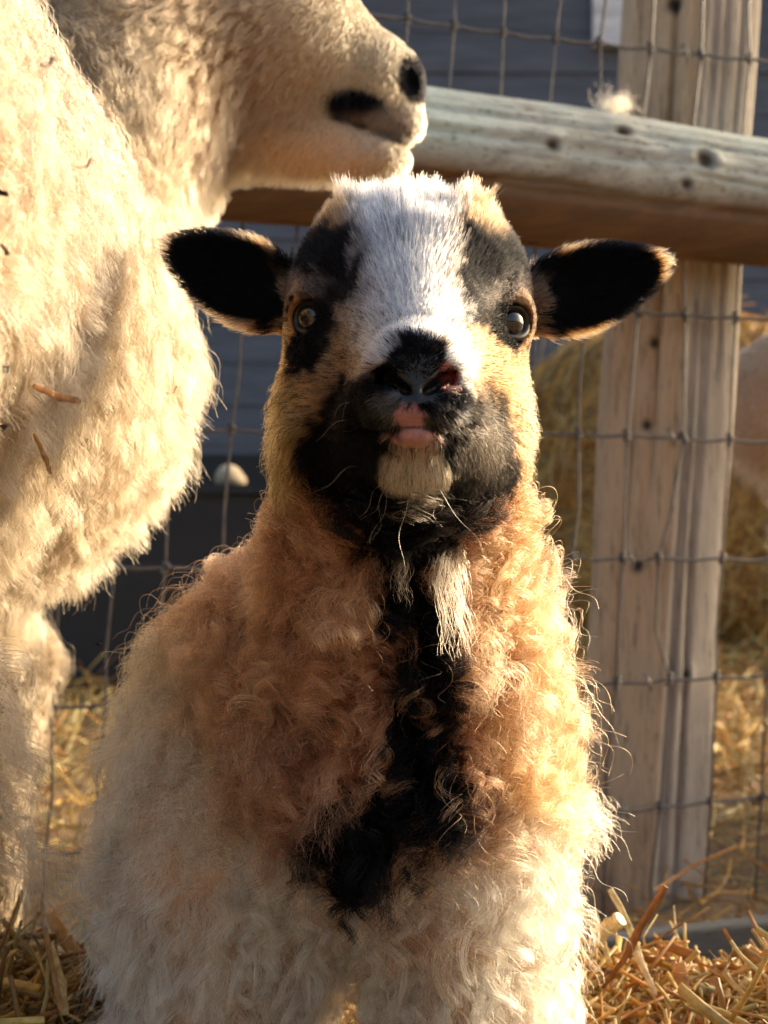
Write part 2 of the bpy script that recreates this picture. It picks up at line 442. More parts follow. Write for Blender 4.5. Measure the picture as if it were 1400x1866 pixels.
railm = wood('weathered_rail', (.58, .62, .57), (.30, .30, .265), (.44, .52, .48), (.6, 6, 6), under=True)
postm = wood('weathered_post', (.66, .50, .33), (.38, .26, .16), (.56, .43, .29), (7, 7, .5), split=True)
def log(name, a, b, ra, rb, na, nl, mat, parent, knots, facet=0., seed=0, groove=.0026, cracks=()):
    a = np.array(a); b = np.array(b); ax = unit(b-a); L = np.linalg.norm(b-a); u = unit(np.cross(ax, (.1, 1, .2))); v = np.cross(ax, u)
    t = np.linspace(0, 1, nl)[:, None]; th = np.linspace(0, 2*math.pi, na, endpoint=False)[None]
    r = ra+(rb-ra)*t+0*th
    r = r*(1+.02*np.sin(3*t*6.28+seed)+.015*np.sin(th*2+t*5+seed))
    if facet: r = r*(1-facet*np.abs(np.sin(th*3.0+1.33)))
    pts = np.stack([np.cos(th)*12+0*t, np.sin(th)*12+0*t, t*1.2+0*th], -1).reshape(-1, 3)
    r = r-groove*(np.maximum(0, snoise(pts, .30, seed+3))).reshape(r.shape)*1.6
    for (gc_, gw_, gd_, g0, g1, wob) in cracks:
        cth = gc_+wob*np.sin(t*9+gc_*3)+.25*wob*np.sin(t*31); e_ = sst(g0, g0+.06, t)*(1-sst(g1-.06, g1, t))
        r = r-gd_*np.exp(-((th-cth)/gw_)**2)*e_
    kn = np.zeros_like(r)
    for (kt, kth, kr, dep) in knots:
        d = np.sqrt(((t-kt)*L)**2+(((th-kth+np.pi) % (2*np.pi)-np.pi)*ra)**2)
        r = r+dep*np.exp(-(d/kr)**2)-abs(dep)*1.5*np.exp(-(d/(kr*.45))**2); kn = np.maximum(kn, np.exp(-(d/(kr*.55))**2))
    Pp = (a+ax*(t[..., None]*L)+u*(r*np.cos(th))[..., None]+v*(r*np.sin(th))[..., None]).reshape(-1, 3)
    ix = np.arange(nl*na).reshape(nl, na); F = np.stack([ix[:-1], np.roll(ix[:-1], -1, 1), np.roll(ix[1:], -1, 1), ix[1:]], -1).reshape(-1, 4).tolist()
    F.append(list(ix[0][::-1])); F.append(list(ix[-1]))
    ex = {'knot': kn.ravel()}
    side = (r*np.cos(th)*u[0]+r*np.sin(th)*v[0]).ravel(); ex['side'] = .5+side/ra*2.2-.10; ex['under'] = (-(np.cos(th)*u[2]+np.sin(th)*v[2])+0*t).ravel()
    return mesh(name, Pp, F, mat, parent, col=None, extra=ex)
RA = W(-260, 165, 1.70); RB = W(1640, 402, 2.16)
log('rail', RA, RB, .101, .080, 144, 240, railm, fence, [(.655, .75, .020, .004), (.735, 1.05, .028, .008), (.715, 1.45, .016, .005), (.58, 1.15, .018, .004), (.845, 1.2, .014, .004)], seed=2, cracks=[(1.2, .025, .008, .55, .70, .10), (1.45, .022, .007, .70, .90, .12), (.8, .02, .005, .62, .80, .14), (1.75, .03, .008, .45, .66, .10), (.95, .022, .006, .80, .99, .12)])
PT = W(1276, -300, 2.215); PB = W(1152, 1760, 2.185)
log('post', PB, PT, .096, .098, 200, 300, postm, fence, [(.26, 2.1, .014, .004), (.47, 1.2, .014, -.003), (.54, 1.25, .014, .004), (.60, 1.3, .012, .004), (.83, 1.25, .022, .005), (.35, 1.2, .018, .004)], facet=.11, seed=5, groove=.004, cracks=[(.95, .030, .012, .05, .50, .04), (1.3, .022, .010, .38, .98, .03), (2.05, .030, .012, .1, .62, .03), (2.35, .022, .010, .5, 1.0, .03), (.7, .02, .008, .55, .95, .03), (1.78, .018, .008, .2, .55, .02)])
# split strip down the right side of the post
V, F = box_vf(-.008, .010, -.005, .010, 0, 1.0); V = np.array(V, float)
def tube(name, pts, r, mat, parent, ks=6):
    pts = np.array(pts, float); n = len(pts); T = unit(np.gradient(pts, axis=0)); s1 = unit(np.cross(T, (.3, .8, .2))); s2 = np.cross(T, s1)
    r = np.broadcast_to(r, (n,))
    V = np.stack([pts+s1*(r*math.cos(2*math.pi*k/ks))[:, None]+s2*(r*math.sin(2*math.pi*k/ks))[:, None] for k in range(ks)], 1).reshape(-1, 3)
    F = [[i*ks+k, i*ks+(k+1) % ks, (i+1)*ks+(k+1) % ks, (i+1)*ks+k] for i in range(n-1) for k in range(ks)]
    F.append(list(range(ks))[::-1]); F.append([(n-1)*ks+k for k in range(ks)])
    return mesh(name, V, F, mat, parent)
mw = M('wire'); b = mw.bsdf(Roughness=.5, Metallic=.55); c = mw.coord(); nz = mw.noise(c, 90, 4)
mw.l(mw.mix(mw.ramp(nz, [(.35, 0), (.65, 1)]), (.09, .09, .10), (.17, .15, .13)), b.inputs['Base Color'])
zs_ = [-.03, .136, .299, .458, .618, .781, .945, 1.122, 1.29]
top = [1455, 1365, 1275, 1182, 1093, 1008, 919, 832, 745]
for k in range(14): top.append(top[-1]-92-1.2*k)
top = [1635, 1545]+top; tops = [fs(p) for p in top]
jit = {}
for i in range(len(tops)):
    for j in range(len(zs_)): jit[i, j] = RNG.normal()*.0022
wi = top.index(1275); jit[wi, 3] = -.022; jit[wi, 4] = .006; jit[wi, 2] = .004
def node(i, j):
    z = zs_[j]; s_ = tops[i]-(1.122-z)*math.tan(rad(3.5))+jit[i, j]; return fpos(s_, z+.003*math.sin(s_*7+j))
for j in range(len(zs_)):
    pts = []
    for i in range(len(tops)-1, -1, -1):
        p = node(i, j); pts.append(p)
        if i: q = node(i-1, j); pts.append((p+q)/2+np.array([0, 0, -.0012-.0025*random.random()]))
    tube('line_wire', pts, .0023, mw.m, fence)
kme = None
for i in range(len(tops)):
    pts = []
    for j in range(len(zs_)):
        p = node(i, j); pts.append(p+np.array([0, -.002, 0]))
        if j+1 < len(zs_):
            q = node(i, j+1); bo = RNG.normal()*.004
            if i == wi and j == 3: bo = .004
            if i == wi and j == 2: bo = -.012
            pts.append(p*.6+q*.4+np.array([bo, -.002, 0]))
    P_ = np.array(pts); o = tube('stay_wire', P_, .0018, mw.m, fence)
    for j in range(len(zs_)):
        c_ = node(i, j)
        if kme is None:
            a = np.linspace(0, 6.283*2.5, 22); hp = np.stack([.0036*np.cos(a), .0036*np.sin(a), np.linspace(-.008, .008, 22)], 1)
            ko = tube('wire_knot', hp, .0019, mw.m, fence, 5); kme = ko.data; base = ko.location.copy()
        else:
            ko = bpy.data.objects.new('wire_knot', kme); C.objects.link(ko); ko.parent = fence
        ko.location = Vector(c_)-fence.location; ko.rotation_euler = (0, RNG.normal()*.25, RNG.random()*6)
# weathered board lying at the foot of the fence
m = wood('grey_board', (.065, .07, .085), (.04, .045, .055), (.05, .06, .07), (.7, 8, 8))
V, F = box_vf(-.75, .75, -.02, .02, -.06, .06); V = np.array(V, float)
bo = link('plank', bpy.data.meshes.new('plank')); 
me = bo.data; me.from_pydata([tuple(x) for x in V], [], F)
me.materials.append(m); bo.location = (.86, 1.90, .020); bo.rotation_euler = (rad(-8), 0, rad(21.7))
bv = bo.modifiers.new('bevel', 'BEVEL'); bv.width = .006; bv.segments = 3
tag(bo, 'grey weathered board on edge along the foot of the fence post', 'board')

# ------------------------------------------------------------------ hay bales
HAY = straw_material()
def bale(cx, cy, rx, ry, h, n, label, seedk, group='loose hay bales behind the fence', big=True):
    e = empty('hay_bale', (cx, cy, 0)); tag(e, label, 'hay bale', group)
    nu, nv = 40, 22; V = []
    for i in range(nv+1):
        p = math.pi*i/nv
        for j in range(nu):
            q = 2*math.pi*j/nu; x, y, z = math.sin(p)*math.cos(q), math.sin(p)*math.sin(q), math.cos(p)
            k = 1/(abs(x)**4+abs(y)**4+abs(z)**4)**.25
            V.append((x*k*rx, y*k*ry, h/2+z*k*h/2))
    V = np.array(V); V *= (1+.035*snoise(V, 2.5, seedk))[:, None]; V += np.array([cx, cy, 0])
    F = np.array([[i*nu+j, (i+1)*nu+j, (i+1)*nu+(j+1) % nu, i*nu+(j+1) % nu] for i in range(nv) for j in range(nu)])
    N_ = vnormals(V, F); mc = paint_mat('hay_core', (.30, .20, .09), .9); mesh('core', V, F, mc, e)
    X, N = sample(V, F, N_, lambda P, N: np.ones(len(P))*1e5*(facing(P, N) > -.3)*(P[:, 2] > 0), n)
    T = unit(np.cross(N, RNG.normal(size=X.shape))+np.array([.0, 0, -.5]))
    Q = strands(X-T*.03, N, T, RNG.uniform(.08, .24, len(X)), 6, .75, 1.0, grav=.15, spread=.14, curl=.004, turns=.6)
    c = SCOL[RNG.choice(8, len(X), p=[.1, .15, .05, .25, .15, .1, .15, .05])]*RNG.uniform(.85, 1.15, len(X))[:, None]
    curves('hay', Q, .0026, .0014, c, HAY, e)
bale(1.86, 6.1, 1.32, .70, 1.22, 16000, 'tall brown bale of loose hay behind the fence post', 31)
bale(1.22, 2.52, .32, .22, .46, 1500, 'unseen low hay bale added at the right to shade the foot of the fence post', 33)  # added out of view only to cast shade on the post foot

# ------------------------------------------------------------------ hair and skin
def rotz(ax_u, nrm):
    a = unit(np.asarray(ax_u, float)); n = np.asarray(nrm, float); n = unit(n-a*(a@n)); b = np.cross(n, a)
    return np.array([a, b, n])
HAIR = hair_mat('lamb_hair', .32, .55)
WOOLH = hair_mat('wool_hair', .45, .7)
def skin_material():
    m = M('skin'); b = m.bsdf(Roughness=.8)
    a = m.n('Attribute'); a.attribute_name = 'coat'; w_ = m.n('Attribute'); w_.attribute_name = 'wet'
    c = m.coord(); nz = m.noise(c, 260, 4); mm = m.ramp(nz, [(.3, .72), (.7, 1.1)])
    m.l(m.mix(1.0, a.outputs['Color'], mm, 'MULTIPLY'), b.inputs['Base Color'])
    r = m.n('MapRange'); r.inputs['To Min'].default_value = .85; r.inputs['To Max'].default_value = .34
    m.l(w_.outputs['Fac'], r.inputs['Value']); m.l(r.outputs[0], b.inputs['Roughness'])
    sp_ = m.n('Math', operation='MULTIPLY'); sp_.inputs[1].default_value = .7; m.l(w_.outputs['Fac'], sp_.inputs[0]); m.l(sp_.outputs[0], b.inputs['Specular IOR Level'])
    v = m.n('TexVoronoi'); v.inputs['Scale'].default_value = 900; m.l(c, v.inputs['Vector'])
    m.bump(v.outputs['Distance'], .35, .0006)
    return m.m
SKIN = skin_material()

# ------------------------------------------------------------------ the ewe
CREAM = (.225, .165, .105)
def ewe_coat(P):
    u, v = uv(P); col = np.tile(np.array(CREAM), (len(P), 1)); n1 = snoise(P, 14, 51)
    col *= (1+.10*n1+.08*snoise(P, 5, 52))[:, None]
    stn = sst(.7, 2.0, snoise(P*np.array([1, 1, .45]), 11, 53))[:, None]; col = col*(1-.55*stn)+np.array((.17, .10, .05))*.55*stn
    far = sst(1.18, 1.26, P[:, 1])*(P[:, 2] > .55)
    def el(cx, cy, rx, ry, soft=.3, rot=0):
        a = rad(rot); dx, dy = u-cx, v-cy; X = dx*math.cos(a)+dy*math.sin(a); Y = -dx*math.sin(a)+dy*math.cos(a)
        return (1-sst(1-soft, 1+soft, np.sqrt((X/rx)**2+(Y/ry)**2)))*far
    def paint(c, m): 
        col[:] = col*(1-m[:, None])+np.asarray(c)*m[:, None]
    paint((.46, .37, .25), far*.8)
    paint((.34, .215, .13), el(280, 120, 270, 230, .4)*.85)  # shade on the ewe's neck and cheek, painted as browner hair
    paint((.72, .46, .26), el(560, 290, 120, 45, .6)*.6)
    paint((.006, .006, .008), el(655, 197, 62, 34, .2, 14)); paint((.012, .011, .011), el(715, 236, 46, 20, .3, 25))
    paint((.008, .008, .010), el(756, 143, 34, 46, .15, -15))
    paint((.45, .40, .36), el(720, 225, 45, 30, .6)*.5)
    paint((.70, .50, .38), el(640, 255, 60, 40, .6)*.4)
    return np.clip(col, 0, .92)
s = SDF(axis([(-.62, .007), (-.30, .005), .12]), axis([(.20, .010), (1.20, .005), 1.62]), axis([(-.02, .008), (.60, .005), 1.05]))
s.ell((-.325, .87, .672), (.170, .58, .178), .03)
s.ell((-.275, 1.03, .625), (.136, .25, .125), .04)
s.ell((-.285, .60, .66), (.130, .34, .16), .05)
s.cone((-.30, 1.22, .72), W(270, 10, 1.36), .125, .105, .05)
s.ell((-.30, 1.02, .57), (.115, .30, .085), .03)
s.cone((-.35, 1.24, .55), (-.345, 1.36, .41), .075, .038, .03)
s.cone(W(35, 1190, 1.40), W(-5, 1480, 1.42), .034, .020, .02); s.cone(W(-5, 1480, 1.42), (-.35, 1.42, .0), .020, .020, .02)
s.cone((-.42, 1.2, .5), (-.43, 1.25, .0), .06, .02, .02)
s.cone((-.36, .80, .56), (-.285, .88, .36), .09, .040, .03); s.cone((-.285, .88, .36), (-.272, .88, .22), .036, .030, .02); s.cone((-.272, .88, .22), (-.275, .88, .0), .030, .020, .02)
s.cone((-.45, .75, .5), (-.45, .8, .0), .08, .02, .02)
hd = 1.36
s.cone(W(300, 60, hd), W(470, 70, hd), .108, .084, .03)
s.cone(W(470, 60, hd), W(660, 148, hd), .082, .046, .02)
s.ell(W(690, 168, hd), (.031, .030, .044), .012)
s.ell(W(742, 222, hd-.004), (.0155, .024, .018), .010)
s.ell(W(480, 225, hd), (.100, .042, .040), .02)
s.ell(W(680, 290, hd-.006), (.033, .028, .0195), .008)
s.ell(W(585, 268, hd), (.05, .032, .028), .018)
s.ell(W(738, 150, hd), (.0160, .026, .024), .010)
s.ell(W(680, 232, hd-.03), (.046, .020, .0028), .006, R=rotz((1, .0, -.30), (0, 0, 1)), sub=True)
s.ell(W(753, 142, hd-.028), (.0068, .014, .0125), .003, sub=True)
s.ell(W(335, 330, hd-.02), (.024, .03, .03), .02)
# ears and poll, above the frame
for sy in (-1, 1):
    s.cone((-.165, 1.36+sy*.060, 1.005), (-.215, 1.36+sy*.115, .990), .017, .021, .01); s.cone((-.215, 1.36+sy*.115, .990), (-.250, 1.36+sy*.165, .965), .021, .007, .01)
    s.ell((-.185, 1.36+sy*.085, 1.000), (.026, .062, .009), .012, R=rotz((-.25, sy*1.0, -.18), (.55, 0, .85)).T[:, [1, 0, 2]].T)
    s.ell((-.060, 1.36+sy*.050, .978), (.018, .010, .013), .010)
EP, EF = s.surface(); EP = relax(EP, EF, 2, .4); EN = vnormals(EP, EF); del s
ewe = empty('ewe', (-.31, .98, 0)); tag(ewe, 'large cream woolly ewe standing beside the lamb, head turned to the right', 'sheep')
mesh('body', EP, EF, SKIN, ewe, col=ewe_coat(EP.astype(float))*.9, extra={'wet': np.zeros(len(EP))})  # skin tinted darker than the coat, standing for shade beneath the wool
em = M('ewe_eye'); em.bsdf(Base_Color=(.05, .03, .015, 1), Roughness=.05)
for sy in (-1, 1):
    c = np.array((-.058, 1.36+sy*.0565, .978)); V = []; nu, nv = 20, 12
    for i in range(nv+1):
        for j in range(nu):
            a, b_ = math.pi*i/nv, 2*math.pi*j/nu; V.append(c+.0105*np.array((math.sin(a)*math.cos(b_), math.cos(a), math.sin(a)*math.sin(b_))))
    F = np.array([[i*nu+j, (i+1)*nu+j, (i+1)*nu+(j+1) % nu, i*nu+(j+1) % nu] for i in range(nv) for j in range(nu)])
    mesh('eye', np.array(V), F, em.m, ewe)
EPd = EP.astype(float)
def e_head(P):
    u, v = uv(P); return sst(1.16, 1.26, P[:, 1])*(P[:, 2] > .60)*sst(150, 300, u)
def e_leg(P): return (1-sst(.38, .47, P[:, 2]))
# short face and neck hair
X, N = sample(EPd, EF, EN, lambda P, N: np.maximum(e_head(P), e_leg(P)*.8)*9e5*seen(P, N, .1)*(P[:, 2] > .02)*(np.linalg.norm(P-W(755, 143, hd-.026), axis=1) > .0125), 60000)
u, v = uv(X); n = len(X); lg = e_leg(X) > .5
comb = X-W(780, 150, hd); comb = np.where(lg[:, None], np.array([0, 0, -1.]), comb)
comb = unit(comb-N*np.einsum('ij,ij->i', comb, N)[:, None]*.9+np.array([0, 0, -.15]))
neck = 1-sst(380, 560, u)
L = .007+.016*neck*(~lg)+.004*RNG.random(n); L = np.where(u > 640, .005, L); L = np.where(lg, .009, L)
Q = strands(X, N, comb, L, 7, .4, .9, grav=.15*neck, curl=.0012*neck, turns=1, spread=.14)
G = RNG.choice(n, 2600, replace=False); Q = clumped(Q, X, Q[G], X[G], nearest(X[G], X), .25+.45*neck, .4)
cc = ewe_coat(X)*(1+.12*RNG.normal(size=(n, 1)))
curves('face_fur', Q, .00022, .00006, np.clip(cc, .004, .93), HAIR, ewe, 1.08)
# fleece: long drooping locks
def wool(P): return (1-e_head(P))*(1-e_leg(P)*.85)
GX, GN = sample(EPd, EF, EN, lambda P, N: wool(P)*4200*seen(P, N, .3)*1.3); ng = len(GX); gu, gv = uv(GX)
gn = snoise(GX, 9, 61)
Lg = np.clip(.034+.006*gn+.005*RNG.normal(size=ng), .015, .065)
gc = np.stack([.10+.15*snoise(GX, 5, 62), .05+.15*snoise(GX, 5, 63), -1+0*gn], 1)
KG = 14; ph = RNG.random(ng)*6.283; hn = np.where(RNG.random(ng) < .5, 1., -1.); ca = .0022+.0016*RNG.random(ng); ct = 1.0+1.2*RNG.random(ng)
GQ = strands(GX, GN, gc, Lg, KG, .50, .97, grav=.35, curl=ca, turns=ct, phase=ph, hand=hn, spread=.12, ramp=.6)
X, N = sample(EPd, EF, EN, lambda P, N: wool(P)*4.6e5*seen(P, N, .1), 130000); n = len(X)
gi = nearest(GX, X)
Q = strands(X, N, gc[gi], Lg[gi]*RNG.uniform(.6, 1.25, n), KG, .48, .95, grav=.3, curl=ca[gi]*RNG.uniform(.4, 1.4, n), turns=ct[gi], phase=ph[gi]+.6*RNG.normal(size=n), hand=hn[gi],
            spread=.13, ramp=.6, frizz=.00045)
Q = clumped(Q, X, GQ, GX, gi, np.where(RNG.random(n) < .28, .15, .50+.37*RNG.random(n)), .30)
cc = (.6*ewe_coat(X)+.4*(ewe_coat(GX)*(1+.16*snoise(GX, 22, 64)[:, None]+.18*RNG.normal(size=(ng, 1))))[gi])*(1+.17*RNG.normal(size=(n, 1)))
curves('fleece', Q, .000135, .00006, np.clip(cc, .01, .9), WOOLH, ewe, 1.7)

# ------------------------------------------------------------------ another sheep behind the fence, at the right edge
s = SDF(axis([(.40, .012), 1.5]), axis([(2.5, .012), 3.3]), axis([(-.02, .012), .95]))
cb = W(1545, 742, 2.85); s.ell(cb, (.235, .17, .165), .03); s.ell(cb+np.array([.22, .02, .02]), (.24, .16, .18), .04)
for dx, dy in ((-.07, -.06), (-.07, .07), (.36, -.06), (.36, .07)):
    s.cone(cb+np.array([dx, dy, -.08]), (cb[0]+dx, cb[1]+dy, 0), .05, .02, .03)
s.ell(cb+np.array([.52, 0, .17]), (.11, .07, .08), .04)
BP, BF = s.surface(); BP = relax(BP, BF, 2, .4); BN = vnormals(BP, BF); del s
sh = empty('sheep', (float(cb[0]), float(cb[1]), 0)); tag(sh, 'pinkish cream sheep cut off by the right edge behind the wire', 'sheep')
SC = np.array((.52, .34, .22))
mesh('body', BP, BF, SKIN, sh, col=np.tile(SC*.8, (len(BP), 1)), extra={'wet': np.zeros(len(BP))})  # body colour lowered to paint the shade under its fleece
X, N = sample(BP.astype(float), BF, BN, lambda P, N: 6e4*(.1+.9*(facing(P, N) > -.2))*(P[:, 2] > .05), 16000); n = len(X)
Q = strands(X, N, np.tile((.1, 0, -1.), (n, 1)), RNG.uniform(.02, .04, n), 7, .5, .95, grav=.2, curl=.003, turns=1.2, spread=.15)
curves('fleece', Q, .0004, .0002, np.clip(SC*(1+.15*RNG.normal(size=(n, 1))+.3*snoise(X, 9, 81)[:, None]), .02, .9), WOOLH, sh)

# ------------------------------------------------------------------ the lamb
BLK = (.0022, .0026, .004); WHT = (.50, .50, .52); TAN = (.56, .29, .12); ORG = (.60, .28, .095); BRN = (.36, .17, .075)
RBR = (.37, .165, .095); CRM = (.80, .52, .355); GRY = (.055, .048, .045); PNK = (.48, .22, .20); RED = (.45, .10, .08)
def coat(P):
    """coat markings of the lamb"""
    u, v = uv(P); n1 = snoise(P, 60, 1); n2 = snoise(P, 150, 2); n3 = snoise(P, 25, 3)
    u = u+n1*5+n2*3; v = v+snoise(P, 60, 4)*5+snoise(P, 150, 5)*3
    col = np.zeros((len(P), 3)); col[:] = TAN
    def paint(c, m, s=1.0): 
        m = (m*s)[:, None]; col[:] = col*(1-m)+np.asarray(c)*m
    def el(cx, cy, rx, ry, soft=.25, rot=0.):
        a = rad(rot); dx, dy = u-cx, v-cy; X = dx*math.cos(a)+dy*math.sin(a); Y = -dx*math.sin(a)+dy*math.cos(a)
        return 1-sst(1-soft, 1+soft, np.sqrt((X/rx)**2+(Y/ry)**2))
    # --- fleece (the wool hangs, so the roots of a patch sit above where it shows)
    v0 = v; v = v+62*sst(960, 1120, v)
    body = sst(880, 960, v+np.abs(u-760)*.15)
    paint(RBR, body); paint((.50, .23, .11), body*sst(800, 900, u), .9); paint((.46, .23, .14), sst(.3, 1.2, n3)*body, .6)  # sunlit right side of the chest painted in as lighter tan
    edge = np.interp(v, [900, 1000, 1100, 1300, 1500, 1560, 1600, 1640], [430, 400, 330, 350, 385, 450, 700, 1500])
    paint(CRM, 1-sst(-45, 60, u-edge+n3*18), 1.0)
    paint(CRM, sst(1490, 1640, v+(u-850)*.25+n3*25)*sst(560, 860, u), .95)
    paint((.66, .42, .25), sst(940, 1040, u)*sst(1150, 1400, v)*(1-sst(1400, 1600, v)), .5)
    wdt = np.interp(v, [940, 1010, 1080, 1200, 1300, 1400, 1500, 1580, 1660], [80, 52, 44, 56, 64, 70, 100, 108, 60])
    ctr = np.interp(v, [940, 1100, 1300, 1450, 1560, 1660], [760, 752, 762, 762, 712, 650])
    st = (1-sst(.75, 1.10, np.abs(u-ctr)/wdt))*sst(960, 1010, v)*(1-sst(1630, 1680, v))
    ft = 1-sst(.915, .955, P[:, 1])
    paint(BLK, st*ft); paint(BLK, el(742, 965, 100, 62, .2)*ft); paint(BLK, el(690, 1560, 138, 72, .3)*ft); paint(BLK, el(645, 1640, 55, 45, .2)*ft); paint(GRY, el(560, 1400, 60, 40, .6)*ft, .6); paint(BLK, el(860, 1530, 60, 50, .4)*ft, .8)
    # --- head
    v = v0
    head = (1-sst(905, 955, v))*(P[:, 1] < .95)
    for args in (((.30, .17, .09), el(590, 690, 90, 70, .5), .8), (BRN, el(545, 585, 45, 90, .5), .75), (ORG, el(520, 800, 70, 110, .4), .9),
                 (ORG, el(505, 660, 40, 100, .5), .8),
                 (BLK, el(598, 440, 86, 132, .35, -12)), (BLK, el(906, 452, 94, 124, .35)), (BLK, el(540, 445, 52, 62, .3)), (BLK, el(960, 470, 55, 85, .3)), (BLK, el(495, 545, 34, 72, .25)), (BLK, el(1002, 552, 42, 74, .25)),
                 (BLK, el(635, 545, 46, 75, .3, -20)), (BLK, el(866, 530, 44, 90, .3, 15)),
                 (GRY, el(930, 545, 55, 40, .5), .8), ((.14, .08, .045), el(965, 580, 32, 62, .5), .9),
                 ((.36, .21, .10), el(622, 400, 40, 22, .7), .45), ((.26, .155, .08), el(882, 398, 36, 26, .8, 35), .55), ((.33, .20, .10), el(598, 362, 50, 26, .6), .7), ((.22, .14, .075), el(885, 360, 55, 30, .6), .85),
                 (GRY, el(578, 525, 40, 22, .5), .8),
                 (BLK, el(567, 628, 42, 62, .2, 10)), (BLK, el(582, 588, 42, 42, .25)), (BLK, el(918, 592, 42, 42, .25)), (BLK, el(936, 625, 14, 38, .4)),
                 ((.20, .14, .10), el(630, 610, 30, 45, .5), .7),
                 (WHT, el(738, 375, 92, 66, .35)), (WHT, el(746, 470, 76, 120, .3)), (WHT, el(748, 575, 92, 55, .3)), (WHT, el(705, 622, 48, 45, .35)),
                 (WHT, el(832, 665, 30, 58, .3)), 
                 ((.22, .18, .15), el(668, 690, 26, 34, .5), .75), ((.05, .04, .04), el(620, 700, 22, 22, .7), .3),
                 (BLK, el(645, 835, 100, 118, .15)), (BLK, el(660, 760, 62, 60, .25)), (BLK, el(862, 835, 82, 110, .18)), (BLK, el(750, 890, 130, 95, .2)), (BLK, el(660, 735, 62, 48, .3)),
                 (BLK, el(880, 750, 45, 60, .35), .9), ((.06, .05, .042), el(885, 800, 45, 60, .6), .5),
                 (BLK, el(765, 735, 100, 58, .2)), ((.10, .10, .105), el(720, 740, 30, 26, .4), .6), ((.07, .07, .075), el(800, 755, 45, 22, .4), .5),
                 (BLK, el(762, 672, 60, 60, .12)), (BLK, el(760, 715, 32, 42, .15)), (BLK, el(705, 690, 26, 30, .25)),
                 ((.60, .50, .37), el(757, 852, 56, 45, .35)*(P[:, 1] < .778)), (PNK, el(752, 762, 30, 18, .2)), (PNK, el(755, 795, 38, 16, .4)), (BLK, el(753, 778, 40, 3, .4), .9), (BLK, el(766, 742, 20, 15, .3)), (BLK, el(790, 752, 20, 14, .4), .8),
                 (BLK, el(580, 586, 41, 38, .2)), (BLK, el(918, 592, 40, 38, .2)), (RED, el(824, 683, 15, 20, .4, 20))):
        c, m_ = args[0], args[1]*((P[:, 1] < .785) | (v < 905) if args[0] == (.60, .50, .37) else 1.0); s_ = args[2] if len(args) > 2 else 1.0
        paint(c, m_*head, s_)
    # --- ears
    ear = ((u < 500) & (v > 380) & (v < 625)) | ((u > 992) & (v > 400) & (v < 640))
    ear = ear & (P[:, 1] < .93) & (P[:, 2] > .60)
    for e in (EARS if 'EARS' in globals() else []):
        q = (P-e['c'])@e['R'].T
        ri = .92 if e['c'][0] < 0 else .95
        inner = 1-sst(ri-.06, ri+.10, np.sqrt((q[:, 0]/(e['r'][0]))**2*(1.0 if e['c'][0] < 0 else np.where(q[:, 0] > 0, 1.25, .9))+(q[:, 1]/(e['r'][1]))**2))
        rim = ear & (np.linalg.norm(P-e['c'], axis=1) < .055)
        paint((.48, .27, .14), rim.astype(float)*(q[:, 2] < 0.0), .8)
        paint(BLK, rim*inner*(q[:, 2] > -.003))
    return np.clip(col, 0, 1)

def eardef(bx, by, tx, ty, rl, rw, d, fwd):
    a = W(tx, ty, d)-W(bx, by, d); c = (W(tx, ty, d)+W(bx, by, d))/2
    R = rotz(a, fwd)
    return dict(c=c, r=(rl, rw, .0052), R=R)
EARS = [eardef(540, 560, 306, 445, .0400, .0225, .885, (-.15, -.98, -.05)),
        eardef(955, 560, 1212, 478, .0425, .0220, .885, (.15, -.98, -.05))]
EYES = [(W(581, 582, .838), unit(np.array([-.50, -.84, .10])), 'grey'), (W(917, 590, .838), unit(np.array([.50, -.84, .10])), 'dark')]

xs = axis([(-.17, .004), (-.125, .002), (-.030, .0012), (.05, .002), (.165, .004), .19])
ys = axis([(.66, .0016), (.70, .0012), (.80, .002), (.93, .005), 1.45])
zs = axis([(.06, .005), (.46, .003), (.525, .0012), (.63, .002), .74])
s = SDF(xs, ys, zs)
# torso, neck, legs
s.cone(W(572, 1430, 1.02), W(500, 1470, 1.25), .104, .088, .03)
s.ell(W(712, 1335, .945), (.084, .085, .104), .04)
s.ell(W(800, 1400, .955), (.050, .065, .085), .03)
s.cone(W(630, 1040, .94), W(490, 1280, 1.02), .030, .070, .03)
s.ell(W(540, 1430, .97), (.080, .07, .10), .04)
s.ell(W(600, 1210, 1.0), (.065, .08, .055), .04)
s.cone(W(735, 900, .875), W(725, 1130, .915), .050, .070, .03)
s.cone(W(390, 1560, .955), W(390, 1850, .95), .058, .038, .03)
s.cone(W(390, 1850, .95), W(390, 2200, .955), .038, .016, .02)
s.cone(W(838, 1560, .94), W(842, 1850, .94), .050, .034, .03)
s.cone(W(842, 1850, .94), W(845, 2200, .945), .034, .016, .02)
for qx in (390, 640):
    s.cone(W(qx, 1500, 1.3), W(qx, 1800, 1.32), .07, .03, .03); s.cone(W(qx, 1800, 1.32), W(qx, 1950, 1.30), .03, .016, .02)
# woolly sides of the neck
s.ell(W(608, 955, .895), (.029, .042, .036), .025); s.ell(W(858, 950, .895), (.027, .042, .034), .025)
